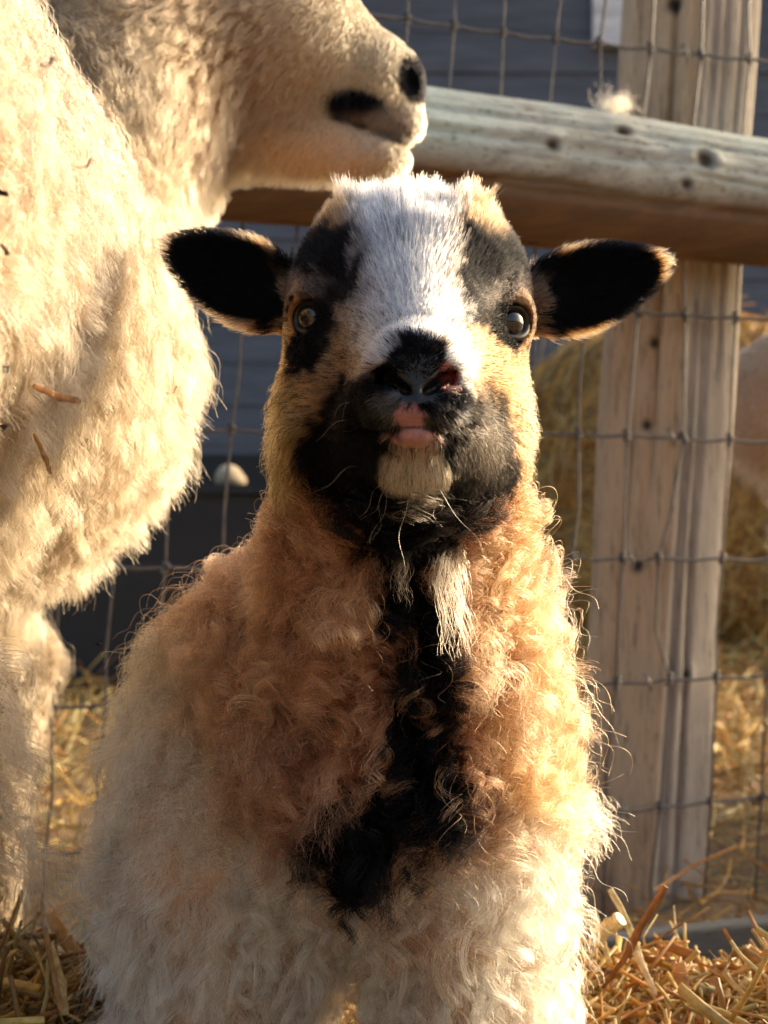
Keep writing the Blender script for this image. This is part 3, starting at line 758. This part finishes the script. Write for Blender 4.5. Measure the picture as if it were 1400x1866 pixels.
# skull and face
s.ell(W(748, 520, .868), (.0575, .052, .0400), .02)
s.ell(W(668, 468, .880), (.025, .035, .021), .02); s.ell(W(830, 468, .880), (.025, .035, .021), .02)
s.ell(W(748, 570, .870), (.0610, .049, .046), .02)
s.cone(W(750, 560, .835), W(760, 668, .752), .044, .0235, .018)
s.ell(W(758, 690, .738), (.0225, .018, .0175), .012)
for sx, cx in ((-1, 640), (1, 828)):
    s.ell(W(cx, 705, .858), (.034, .047, .046), .03)
    s.ell(W(735+sx*68, 812, .845), (.033, .046, .037), .035)
s.ell(W(754, 770, .775), (.036, .045, .026), .02)
s.ell(W(756, 835, .80), (.034, .045, .024), .02)
# upper lip, lower lip, chin
s.ell(W(755, 745, .727), (.0185, .013, .0098), .008)
s.ell(W(720, 738, .732), (.012, .012, .010), .008); s.ell(W(800, 740, .732), (.0125, .012, .010), .008)
s.ell(W(755, 794, .730), (.0122, .012, .0064), .003)
s.ell(W(757, 838, .750), (.0145, .014, .0108), .018)
for sx in (-1, 1): s.ell(W(757+sx*62, 779-5*sx*0+ (4 if sx < 0 else -3), .742), (.017, .016, .0010), .003, R=rotz((1, .0, .10*sx), (0, 0, 1)), sub=True)
s.cone(W(757, 735, .712), W(756, 770, .714), .0012, .0010, .002, sub=True)
# nose pad, nostril wings, nostrils
s.ell(W(760, 658, .736), (.0185, .015, .0140), .008)
for sx, wx in ((-1, 706), (1, 818)):
    s.ell(W(wx, 676, .732), (.0080, .009, .0075), .005)
    s.ell(W(760+sx*40, 712, .727), (.009, .010, .006), .005)
for sx in (-1, 1):
    c = W(760+sx*45, 696, .719)
    s.ell(c, (.0100, .0030, .010), .003, R=rotz((sx*.84, .22, .50), (0, -1, .05)), sub=True)
    s.ell(W(760+sx*58, 684, .724), (.0045, .0040, .010), .003, R=rotz((sx*.5, .1, .85), (0, -1, 0)), sub=True)
# ears: leaf blades, hollowed
for e in EARS:
    s.ell(e['c'], e['r'], .006, R=e['R'], taper=.38)
    s.ell(e['c']+e['R'][2]*.0045, (e['r'][0]*.90, e['r'][1]*.84, .0050), .003, R=e['R'], sub=True, taper=.38)
    inn = e['c']-e['R'][0]*e['r'][0]*.85
    s.cone(inn-e['R'][2]*.006, inn-e['R'][0]*.02-e['R'][2]*.012, .012, .018, .012)
# brow ridges, eye mounds and openings
for c, dr, _ in EYES:
    s.ell(c-dr*.002+np.array([0, 0, .004]), (.0168, .0168, .0160), .012)
    s.ell(c+dr*.0100-np.array([0, 0, .0016]), (.0112, .0130, .0092), .0025, R=rotz(np.cross(dr, (0, 0, 1)), (0, 0, 1)), sub=True)
    s.ell(c, (.0118, .0118, .0118), .001, sub=True)
LP, LF = s.surface(); LP = relax(LP, LF, 2, .35); LN = vnormals(LP, LF); del s

lamb = empty('lamb', (0, .98, .12))
tag(lamb, 'young lamb with black, white and tan face and curly brown chest, looking into the camera', 'lamb')
lc = coat(LP); u_, v_ = uv(LP)
wet = ((np.abs(u_-762) < 62) & (np.abs(v_-690) < 45)).astype(float)*.8
wet = np.maximum(wet, ((np.abs(u_-755) < 46) & (np.abs(v_-785) < 32))*.55)
mesh('body', LP, LF, SKIN, lamb, col=lc*.85, extra={'wet': wet})  # skin darkened to put the fur's self-shadow into its colour

# eyes: eyeball, iris, slot pupil, clear cornea
def eye(c, dr, kind):
    me = M('iris_'+kind); b = me.bsdf(Roughness=.5)
    # local frame: x horizontal, y vertical, z outwards
    z = dr; x = unit(np.cross((0, 0, 1), z)); y = np.cross(z, x); R = np.array([x, y, z])
    nu, nv = 48, 32; V = []; F = []
    for i in range(nv+1):
        th = math.pi*i/nv
        for j in range(nu):
            ph = 2*math.pi*j/nu
            r = .0114; r += .0009*max(0, 1-(th/.75)**2) if th < .75 else 0
            V.append(c+R.T@np.array([r*math.sin(th)*math.cos(ph), r*math.sin(th)*math.sin(ph), r*math.cos(th)]))
    V = np.array(V)
    F = np.array([[i*nu+j, (i+1)*nu+j, (i+1)*nu+(j+1) % nu, i*nu+(j+1) % nu] for i in range(nv) for j in range(nu)])
    q = (V-c)@R.T; ang = np.arctan2(np.hypot(q[:, 0], q[:, 1]), q[:, 2])
    pup = (np.abs(q[:, 0]) < .0046) & (np.abs(q[:, 1]) < .0022) & (q[:, 2] > 0)
    irc = np.array((.024, .016, .011)) if kind == 'grey' else np.array((.012, .009, .008))
    n = snoise(q*1.0+np.array([0, 0, .3]), 900, 9)
    col = irc[None]*(1+.25*n[:, None]*(ang < .8)[:, None])
    col = np.where((ang > .74)[:, None], np.array((.012, .010, .010)), col)
    col = np.where(pup[:, None], np.array((.003, .003, .004)), col)
    a = me.n('Attribute'); a.attribute_name = 'coat'; me.l(a.outputs['Color'], b.inputs['Base Color'])
    b.inputs['Roughness'].default_value = .04; b.inputs['Coat Weight'].default_value = 1.0; b.inputs['Coat Roughness'].default_value = .01
    b.inputs['IOR'].default_value = 1.45
    e_ = mesh('eye', V, F, me.m, lamb, col=np.clip(col, 0, 1))
    # wet dark rim of the lids
    mr = M('lid'); mr.bsdf(Base_Color=(.006, .005, .006, 1), Roughness=.3)
    V2 = []; F2 = []; nn = 40; mm = 8
    for i in range(nn):
        a_ = 2*math.pi*i/nn; ex, ey = .0102*math.cos(a_), .0080*math.sin(a_)-.0012
        zz = math.sqrt(max(1e-9, .0121**2-ex*ex-ey*ey)) if ex*ex+ey*ey < .0121**2 else 0
        for j in range(mm):
            b_ = 2*math.pi*j/mm; rr = .0023
            o = np.array([ex*(1+rr*math.cos(b_)/.009), ey*(1+rr*math.cos(b_)/.009), zz+rr*math.sin(b_)])
            V2.append(c+R.T@o)
    for i in range(nn):
        for j in range(mm): F2.append([i*mm+j, i*mm+(j+1) % mm, ((i+1) % nn)*mm+(j+1) % mm, ((i+1) % nn)*mm+j])
    mesh('eyelid', np.array(V2), np.array(F2), mr.m, lamb)
for c, dr, k in EYES: eye(c, dr, k)
LP64 = LP.astype(float)

# ---- short face fur
NOSE = W(757, 690, .72)
def bare(P):
    u, v = uv(P); b = np.zeros(len(P), bool)
    for c, dr, _ in EYES:
        b |= np.linalg.norm(P-(c+dr*.009), axis=1) < .0126
    fr = P[:, 1] < .745
    b |= fr & (((u-755)/42)**2+((v-795)/20)**2 < 1)
    b |= fr & (((u-752)/27)**2+((v-762)/15)**2 < 1)
    b |= fr & (((u-762)/34)**2+((v-712)/22)**2 < 1)
    for sx in (-1, 1): b |= fr & (((u-(760+sx*48))/32)**2+((v-692)/15)**2 < 1)
    return b
def headw(P):
    u, v = uv(P)
    side = np.interp(v, [300, 650, 720, 800, 900, 930], [0, 0, 12, 45, 105, 150])   # woolly cheek margin
    return (1-sst(880, 930, v+n_(P)*12))*(P[:, 1] < .935), side
def n_(P): return snoise(P, 40, 11)
def dens_face(P, N):
    h, _ = headw(P); e = np.zeros(len(P))
    return h*2.6e6*seen(P, N, .10)*(~bare(P))
X, N = sample(LP64, LF, LN, dens_face, 150000)
u, v = uv(X); n = len(X)
comb = X-NOSE
comb = comb+np.array([0, .02, 0])
comb = np.where((v > 800)[:, None], comb+np.array([0, 0, -.05]), comb)
isear = np.zeros(n, bool); inner = np.zeros(n, bool)
for e in EARS:
    q = (X-e['c'])@e['R'].T
    m = (np.abs(q[:, 0]) < e['r'][0]*1.15) & (np.abs(q[:, 1]) < e['r'][1]*1.25) & (np.abs(q[:, 2]) < .012) & ((X[:, 0]-e['c'][0])*np.sign(e['c'][0]) > -e['r'][0]*.8)
    isear |= m; inner |= m & (N@e['R'][2] > .3)
    outw = e['R'][0][None]*1.0+e['R'][1][None]*(q[:, 1:2]/e['r'][1])*.8
    comb = np.where(m[:, None], outw, comb)
comb = unit(comb-N*np.einsum('ij,ij->i', comb, N)[:, None]*.9)
L = .0062+.0065*sst(620, 430, v)+.0008*RNG.normal(size=n)
L += .014*sst(410, 345, v)*np.exp(-((u-745)/110)**4)*RNG.random(n)
L = np.where((v > 825) & (np.abs(u-757) < 62) & (X[:, 1] < .79), .0085, L)
L = np.where(isear, .006+.0065*RNG.random(n), L); L = np.where(inner, .006+.003*RNG.random(n), L)
near = np.hypot((u-760)/75, (v-700)/75) < 1; L = np.where(near & (v < 800), .0030+.001*RNG.random(n), L)
for c, dr, _ in EYES:
    dd = np.linalg.norm(X-(c+dr*.009), axis=1); L = np.where(dd < .022, np.minimum(L, .0022+.25*np.maximum(dd-.0095, 0)), L)
cheek = (1-sst(495, 570, u+n_(X)*10))*sst(640, 740, v)+sst(915, 985, u)*sst(640, 760, v)
cheek *= ~isear
L = L+.030*np.clip(cheek, 0, 1)*RNG.random(n)
comb = unit(comb+np.array([0, 0, -1.])*(np.clip(cheek, 0, 1)*.8)[:, None])
L = np.maximum(L, .0015)
corner = np.maximum(np.exp(-((u-628)/42)**2-((v-375)/50)**2), np.exp(-((u-862)/42)**2-((v-375)/50)**2))*(~isear)
rag = np.clip(.5+.6*snoise(X, 45, 77), 0, 1.3)
L = L+.008*corner*RNG.random(n)*rag; L = np.where((v < 400) & ~isear, L*(.62+.45*rag), L)
tuft = np.maximum(sst(430, 350, v), corner)*(~isear)
comb = unit(comb+np.array([0, -.2, .8])*(tuft*.7)[:, None])
gsel = RNG.choice(n, 6500, replace=False)
K = 6
Q = strands(X, N, comb, L, K, .58-.30*tuft, .96-.25*tuft, grav=.05, curl=.0003+.0035*np.clip(cheek, 0, 1), turns=.8, spread=.06+.12*tuft)
gi = nearest(X[gsel], X)
Q = clumped(Q, X, Q[gsel], X[gsel], gi, .22+.5*tuft, .3)
cc = coat(X)*(1+.28*RNG.normal(size=(n, 1)))
# agouti: a few dark hairs in the pale areas and pale ones in the black
lum = cc.mean(1); r_ = RNG.random(n)
cc = np.where(((r_ < .16) & (lum > .15) & (lum < .45) & ~isear)[:, None], np.array(BLK)*2, cc)
cc = np.where(((r_ > .975) & (lum < .05) & ~isear & (v > 520) & (u > 780))[:, None], np.array((.16, .12, .08)), cc)
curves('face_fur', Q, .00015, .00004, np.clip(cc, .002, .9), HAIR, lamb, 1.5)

# ---- whiskers
def whisk(starts, dirs, Ls, curl_, col, rr, name, parent):
    X_ = np.array(starts); D_ = unit(np.array(dirs))
    Qw = strands(X_, D_, D_+np.array([0, 0, -.4]), np.array(Ls), 14, .0, .7, grav=.35, curl=curl_, turns=1.1, spread=.22, ramp=.8)
    return curves(name, Qw, rr, rr*.35, np.tile(np.array(col), (len(X_), 1)), HAIR, parent)
st_, di_, le_ = [], [], []
for i in range(9):
    a = RNG.random()*math.pi; px = 757+70*math.cos(a); py = 835+46*math.sin(a); d_ = .742+.018*(1-math.sin(a))+.012*RNG.random()
    st_.append(W(px, py, d_)); di_.append((math.cos(a)*.8, -.25, -.7*math.sin(a)-.2)); le_.append(.022+.028*RNG.random())
for i in range(14):
    sx = 1 if RNG.random() < .5 else -1
    st_.append(W(757+sx*(60+70*RNG.random()), 720+70*RNG.random(), .752)); di_.append((sx*.9, -.3, -.1)); le_.append(.016+.020*RNG.random())
whisk(st_, di_, le_, .0022, (.55, .46, .34), .00008, 'whiskers', lamb)

# ---- fleece: locks (guides) then strands pulled into them
def bodyw(P):
    h, _ = headw(P); return 1-h
def dens_g(P, N):
    return bodyw(P)*10500*seen(P, N, .25)
GX, GN = sample(LP64, LF, LN, dens_g); gu, gv = uv(GX); ng = len(GX)
gsoft = snoise(GX, 18, 21)
low = sst(1560, 1680, gv)                                   # long straighter wool on the legs
left = 1-sst(330, 470, gu)                                  # soft flank
Lg = .031+.008*gsoft.clip(-1, 1)+.012*low-.004*left+.004*RNG.normal(size=ng); Lg = np.clip(Lg*(1+.22*snoise(GX, 30, 72)), .014, .048)
loose = np.clip(.5+.5*snoise(GX, 16, 73), 0, 1)*.30*(1-low)+.18*left*(1-low)
Lg = Lg*(1-.5*low*np.exp(-((gu-650)/50)**2))
nb = 1-sst(930, 1050, gv); Lg = Lg*(1-.45*nb)
gc = np.stack([np.sign(GX[:, 0]-.02)*.25+.15*snoise(GX, 12, 22), np.zeros(ng)-.15, -1+.2*snoise(GX, 14, 23)], 1)
KG = 18
curlA = np.clip(.0042+.0016*snoise(GX, 22, 71)+.0026*RNG.random(ng), .0015, .010)*(1-.15*low)*(1-.45*left); turnsA = (1.6+1.2*RNG.random(ng))*(1-.5*low)
phs = RNG.random(ng)*6.283; hnd = np.where(RNG.random(ng) < .5, 1., -1.)
GQ = strands(GX, GN, gc, Lg, KG, .25, .80, grav=.25, curl=curlA, turns=turnsA, phase=phs, hand=hnd, spread=.16, ramp=.45)
def dens_f(P, N):
    u, v = uv(P); return bodyw(P)*7.5e5*seen(P, N, .12)
X, N = sample(LP64, LF, LN, dens_f, 120000); n = len(X); u, v = uv(X)
gi = nearest(GX, X); fly = RNG.random(n)
Q = strands(X, N, gc[gi], Lg[gi]*(.75+.5*RNG.random(n))*np.where(fly < .03, 1.4, 1.0), KG, .25, .75, grav=.2, curl=curlA[gi]*(.5+.8*RNG.random(n)), turns=turnsA[gi]*(.8+.5*RNG.random(n)),
            phase=phs[gi]+.5*RNG.normal(size=n), hand=hnd[gi], spread=.16, ramp=.45, frizz=.00045)
amt = np.where(fly < .14, .12, .74+.22*RNG.random(n))*(1-loose[gi])
longf = fly < .05
Q = clumped(Q, X, GQ, GX, gi, amt, .20)
gmix = (RNG.random(ng) < .09) & (np.abs(gu-760) < 120) & (gv > 1050)
gcol = np.where(gmix[:, None], np.array(RBR), coat(GX))*(1+.24*RNG.normal(size=(ng, 1)))
wg = np.where(gmix[gi], .95, .65)[:, None]
cc = (coat(X)*(1-wg)+gcol[gi]*wg)*(1+.18*RNG.normal(size=(n, 1)))
curves('fleece', Q, .00017, .00007, np.clip(cc, .002, .9), WOOLH, lamb, 2.0)  # darker roots, partly natural, also paint the shadowed gaps between locks

# ---- white locks hanging from the throat
def lockset(specs, per, Lm, rr, name, parent, colr, curl_=.0016):
    Xs, Ns, Gs, Ls = [], [], [], []
    for (p, dn, L_) in specs:
        for i in range(per):
            Xs.append(p+RNG.normal(size=3)*np.array([.0022, .0015, .002])); Ns.append(dn); Ls.append(L_*(.8+.3*RNG.random()))
    Xs = np.array(Xs); Ns = unit(np.array(Ns)); ph = np.repeat(RNG.random(len(specs))*6.28, per)+.3*RNG.normal(size=len(Xs))
    hd = np.repeat(np.where(RNG.random(len(specs)) < .5, 1., -1.), per)
    Ql = strands(Xs, Ns, Ns+np.array([0, -.1, -1.5]), np.array(Ls), 16, .2, .9, grav=.8, curl=curl_, turns=1.7, phase=ph, hand=hd, spread=.06, frizz=.0002)
    return curves(name, Ql, rr, rr*.5, np.tile(colr, (len(Xs), 1))*(1+.12*RNG.normal(size=(len(Xs), 1))), HAIR, parent)
sp = []
for (px, py, L_) in ((732, 990, .030), (738, 1000, .034), (728, 1000, .022), (785, 990, .036), (797, 995, .056), (806, 1000, .062), (814, 1005, .060), (822, 1010, .060), (830, 1010, .054),
                     (808, 990, .040), (842, 990, .022), (690, 1005, .020)):
    sp.append((W(px, py, .822), np.array([.15*(px-770)/60, -1.0, -.4]), L_))
lockset(sp, 17, .04, .00011, 'throat_locks', lamb, np.array((.42, .35, .25)))

# ------------------------------------------------------------------ loose stems, bits of chaff, tufts
def stem(name, pts, wd, col, label, cat='straw', group=None, flat=.35, split=False):
    pts = np.array(pts, float); n0 = len(pts); t0 = np.linspace(0, 1, n0); t = np.linspace(0, 1, 14)
    P = np.stack([np.interp(t, t0, pts[:, k]) for k in range(3)], 1)
    T = unit(np.gradient(P, axis=0)); view = unit(EYE-P); s1 = unit(np.cross(T, view)); s2 = np.cross(s1, T)
    w_ = np.interp(t, [0, .5, 1], wd); ks = 10
    P = P+s2*(.0006*np.sin(t*9))[:, None]
    V = np.stack([P+s1*(w_*.5*math.cos(2*math.pi*k/ks)*(1+.12*np.sin(t*17+k)))[:, None]+s2*(w_*.5*flat*math.sin(2*math.pi*k/ks))[:, None] for k in range(ks)], 1).reshape(-1, 3)
    F = [[i*ks+k, i*ks+(k+1) % ks, (i+1)*ks+(k+1) % ks, (i+1)*ks+k] for i in range(13) for k in range(ks)]
    F.append(list(range(ks))[::-1]); F.append([13*ks+k for k in range(ks)])
    c = np.repeat(np.array(col)[None]*(.75+.4*RNG.random(14))[:, None], ks, 0)*(1+.15*RNG.normal(size=(14*ks, 1)))
    o = mesh(name, V, F, STRAW, None, smooth=False, col=np.clip(c, 0, .95)); tag(o, label, cat, group); return o
YEL = (.88, .78, .48); DBR = (.27, .12, .045); ORG2 = (.66, .38, .13)
G = 'single straws standing up from the bedding'
stem('straw_stalk', [W(1098, 1800, 1.02), W(1140, 1745, 1.0), W(1172, 1680, .99), W(1214, 1615, .98)], (.0020, .0052, .0038), (.36, .17, .06), 'long dark brown leaf blade leaning right out of the straw beside the lamb', group=G)
stem('straw_stalk', [W(1166, 1745, 1.05), W(1150, 1700, 1.045), W(1136, 1665, 1.04), W(1112, 1620, 1.04)], (.0036, .0050, .0040), YEL, 'pale yellow straw stalk crossing behind the dark brown blade', group=G)
stem('straw_stalk', [W(1090, 1703, 1.03), W(1132, 1674, 1.02)], (.0105, .0110, .0098), YEL, 'short thick pale yellow chunk of straw near the lamb fleece', group=G, flat=.8)
stem('straw_stalk', [W(1098, 1712, 1.03), W(1110, 1752, 1.035)], (.0040, .0035, .0030), YEL, 'thin pale stub hanging beneath the thick yellow straw chunk', group=G)
stem('straw_stalk', [W(1158, 1735, 1.04), W(1190, 1800, 1.02), W(1192, 1815, 1.02)], (.0045, .0040, .0040), (.82, .66, .38), 'tan straw stalk bending down right of the brown blade', group=G)
stem('straw_stalk', [W(1240, 1755, 1.06), W(1252, 1815, 1.05)], (.0075, .0070, .0060), ORG2, 'split orange straw stub upright in the middle of the right hand pile', group=G)
stem('straw_stalk', [W(1228, 1752, 1.07), W(1240, 1820, 1.05)], (.0038, .0035, .0035), ORG2, 'narrow orange sliver beside the split orange stub', group=G)
stem('straw_stalk', [W(1298, 1762, 1.06), W(1340, 1790, 1.05)], (.0070, .0075, .0055), (.72, .45, .18), 'bent brown straw near the right edge, lying across the pile', group=G)
stem('straw_stalk', [W(1300, 1765, 1.065), W(1306, 1820, 1.05)], (.0065, .0070, .006), (.66, .42, .2), 'upright brown stub under the bent straw near the right edge', group=G)
stem('straw_stalk', [W(1345, 1815, 1.03), W(1366, 1785, 1.03)], (.0070, .0080, .0065), YEL, 'stubby pale straw end at the right edge of the pile', group=G, flat=.9)
stem('straw_stalk', [W(148, 1655, .97), W(152, 1700, .965), W(168, 1752, .96)], (.0032, .0036, .0022), YEL, 'pale bent straw standing up between the ewe and the lamb', group=G)
stem('straw_stalk', [W(82, 1690, .93), W(96, 1765, .93), W(112, 1840, .93)], (.0030, .0034, .0040), (.50, .27, .11), 'brown straw slanting down at the bottom left below the ewe', group=G)
stem('straw_stalk', [W(90, 1720, .95), W(112, 1790, .95), W(118, 1850, .94)], (.0050, .0060, .0050), (.84, .60, .26), 'broad golden straw at the bottom left beside the brown one', group=G)
# straws caught in the ewe's wool: seated on her flank where the wool is
ekd = kdtree.KDTree(len(EP)); 
for i, p in enumerate(EP): ekd.insert(p, i)
ekd.balance()
def on_wool(px, py, off=.030):
    for d in np.arange(.55, 1.4, .004):
        co, i, dist = ekd.find(W(px, py, d))
        if dist < off: return W(px, py, d)
    return W(px, py, .9)
G2 = 'bits of straw caught in the ewe wool'
for a, b_, wdt, c_, lb in (((62, 703), (146, 730), .0036, DBR, 'dark brown straw stuck across the ewe flank, longest of the bits in her wool'),
                     ((302, 716), (322, 704), .0013, (.40, .2, .08), 'thin hooked brown straw in the ewe wool near the lamb ear'),
                     ((62, 790), (92, 862), .0026, ORG2, 'orange straw hanging down in the ewe wool under the brown one'),
                     ((74, 118), (95, 106), .0020, (.2, .12, .06), 'tiny dark twig in the wool at the top of the ewe flank'),
                     ((140, 305), (165, 290), .0014, DBR, 'small brown sliver high on the ewe flank'),
                     ((2, 445), (12, 462), .0018, (.25, .10, .05), 'small dark red sliver at the left edge of the ewe flank')):
    pa, pb = on_wool(*a), on_wool(*b_); mid = (pa+pb)/2+np.array([.002, -.003, -.002])
    stem('straw_bit', [pa, mid, pb], (wdt*.6, wdt, wdt*.8), c_, lb, group=G2)
# dark flecks of dirt in the wool
for a, lb in (((4, 352), 'dark fleck of dirt in the ewe wool at the upper left edge'), ((12, 672), 'black crumb of dirt in the ewe wool just above the long brown straw'),
              ((350, 905), 'dirt fleck near the lower right curve of the ewe flank'), ((8, 780), 'dirt fleck in the ewe wool below the brown straw, by the left edge'),
              ((180, 1172), 'dark fleck of dirt under the ewe belly')):
    p = on_wool(*a, off=.028); r = .0016+.0014*RNG.random()
    V = unit(RNG.normal(size=(8, 3)))*r+p; F = [(0, 1, 2), (0, 2, 3), (0, 3, 4), (0, 4, 5), (1, 2, 6), (2, 3, 6), (3, 4, 7), (4, 5, 7), (5, 6, 7), (1, 6, 5)]
    o = mesh('dirt_fleck', V, F, bd, None, smooth=False)
    tag(o, lb, 'dirt', 'dirt flecks in the ewe wool')
# long shaded locks hanging from the ewe's near haunch
rs = np.random.default_rng(91); sp = []
for k in range(15):
    px, py = rs.uniform(-90, 10), rs.uniform(1150, 1560); px = px+(py-1150)*.10
    sp.append((W(px, py, .90), unit(np.array([.75, -.35, -.3+.3*rs.normal()])), rs.uniform(.035, .060)))
Xs, Ns, Ls = [], [], []
for (p, dn, L_) in sp:
    for k in range(40): Xs.append(p+rs.normal(size=3)*np.array([.0028, .0025, .004])); Ns.append(dn); Ls.append(L_*(.7+.4*rs.random()))
Xs = np.array(Xs); Ns = np.array(Ns); ph_ = np.repeat(rs.random(len(sp))*6.28, 40)+.4*rs.normal(size=len(Xs)); hd_ = np.repeat(np.where(rs.random(len(sp)) < .5, 1., -1.), 40)
Ql = strands(Xs, Ns, Ns+np.array([0, -.1, -1.2]), np.array(Ls), 16, .2, .9, grav=.5, curl=.0045, turns=1.3, phase=ph_, hand=hd_, spread=.09, frizz=.0003)
curves('haunch_locks', Ql, .00014, .00006, np.tile(np.array((.45, .36, .27)), (len(Xs), 1))*(1+.15*rs.normal(size=(len(Xs), 1))), WOOLH, ewe)
# tuft of wool snagged on top of the rail beside the post
tp = W(1118, 200, 1.98); n = 130
X = tp+RNG.normal(size=(n, 3))*np.array([.007, .004, .002]); a = RNG.random(n)*math.pi
Nn = unit(np.stack([np.cos(a)*.8, RNG.normal(size=n)*.3, .3+np.sin(a)], 1))
Q = strands(X, Nn, Nn+np.array([.6, 0, -.3]), RNG.uniform(.015, .034, n), 12, .2, .8, grav=.5, curl=.006, turns=1.3, spread=.25)
o = curves('wool_tuft', Q, .00022, .0001, np.tile((.50, .40, .28), (n, 1)), WOOLH, None)
tag(o, 'curly tuft of wool snagged on top of the rail left of the post', 'wool')
# dark bin added to make the dark gap far behind, a pale sack on top
fb = empty('dark_bin', (-.46, 4.35, 0)); tag(fb, 'dark bin added to fill the dark gap far behind between the ewe and the lamb', 'bin')
V, F = box_vf(-.98, -.16, 4.2, 4.5, 0.0, .565); mesh('box', V, F, bd, fb, smooth=False)
V, F = box_vf(-1.0, -.14, 4.18, 4.52, .568, .592); mesh('lid', V, F, bd, fb, smooth=False)
s = SDF(axis([(-.56, .006), -.26]), axis([(4.2, .01), 4.5]), axis([(.56, .005), .72]))
q = W(417, 866, 4.32); s.ell(q, (.034, .06, .030), .02); s.ell(q+np.array([.008, .0, -.016]), (.042, .06, .022), .02)
QP, QF = s.surface(); del s
o = mesh('sack', QP, QF, paint_mat('sack_cloth', (.40, .33, .23), .9)); tag(o, 'small pale cream sack lying on the dark bin', 'sack')

# staples that hold the wire to the post
stm = M('staple_metal'); stm.bsdf(Base_Color=(.22, .21, .20, 1), Roughness=.45, Metallic=.7)
for j_, (z_, ds) in enumerate(((1.122, .02), (.781, -.015), (.618, .03), (.458, -.02), (.299, .015), (.136, -.01))):
    s_ = fs(1225-(1.122-z_)*75)+ds; p = fpos(s_, z_)+np.array([0, -.006, 0]); a_ = .5
    pts = [p+np.array([-.004, .018, .010]), p+np.array([-.003, -.001, .009]), p+np.array([0, -.003, .0]), p+np.array([.003, -.001, -.009]), p+np.array([.004, .018, -.010])]
    tube('staple', pts, .0016, stm.m, fence)
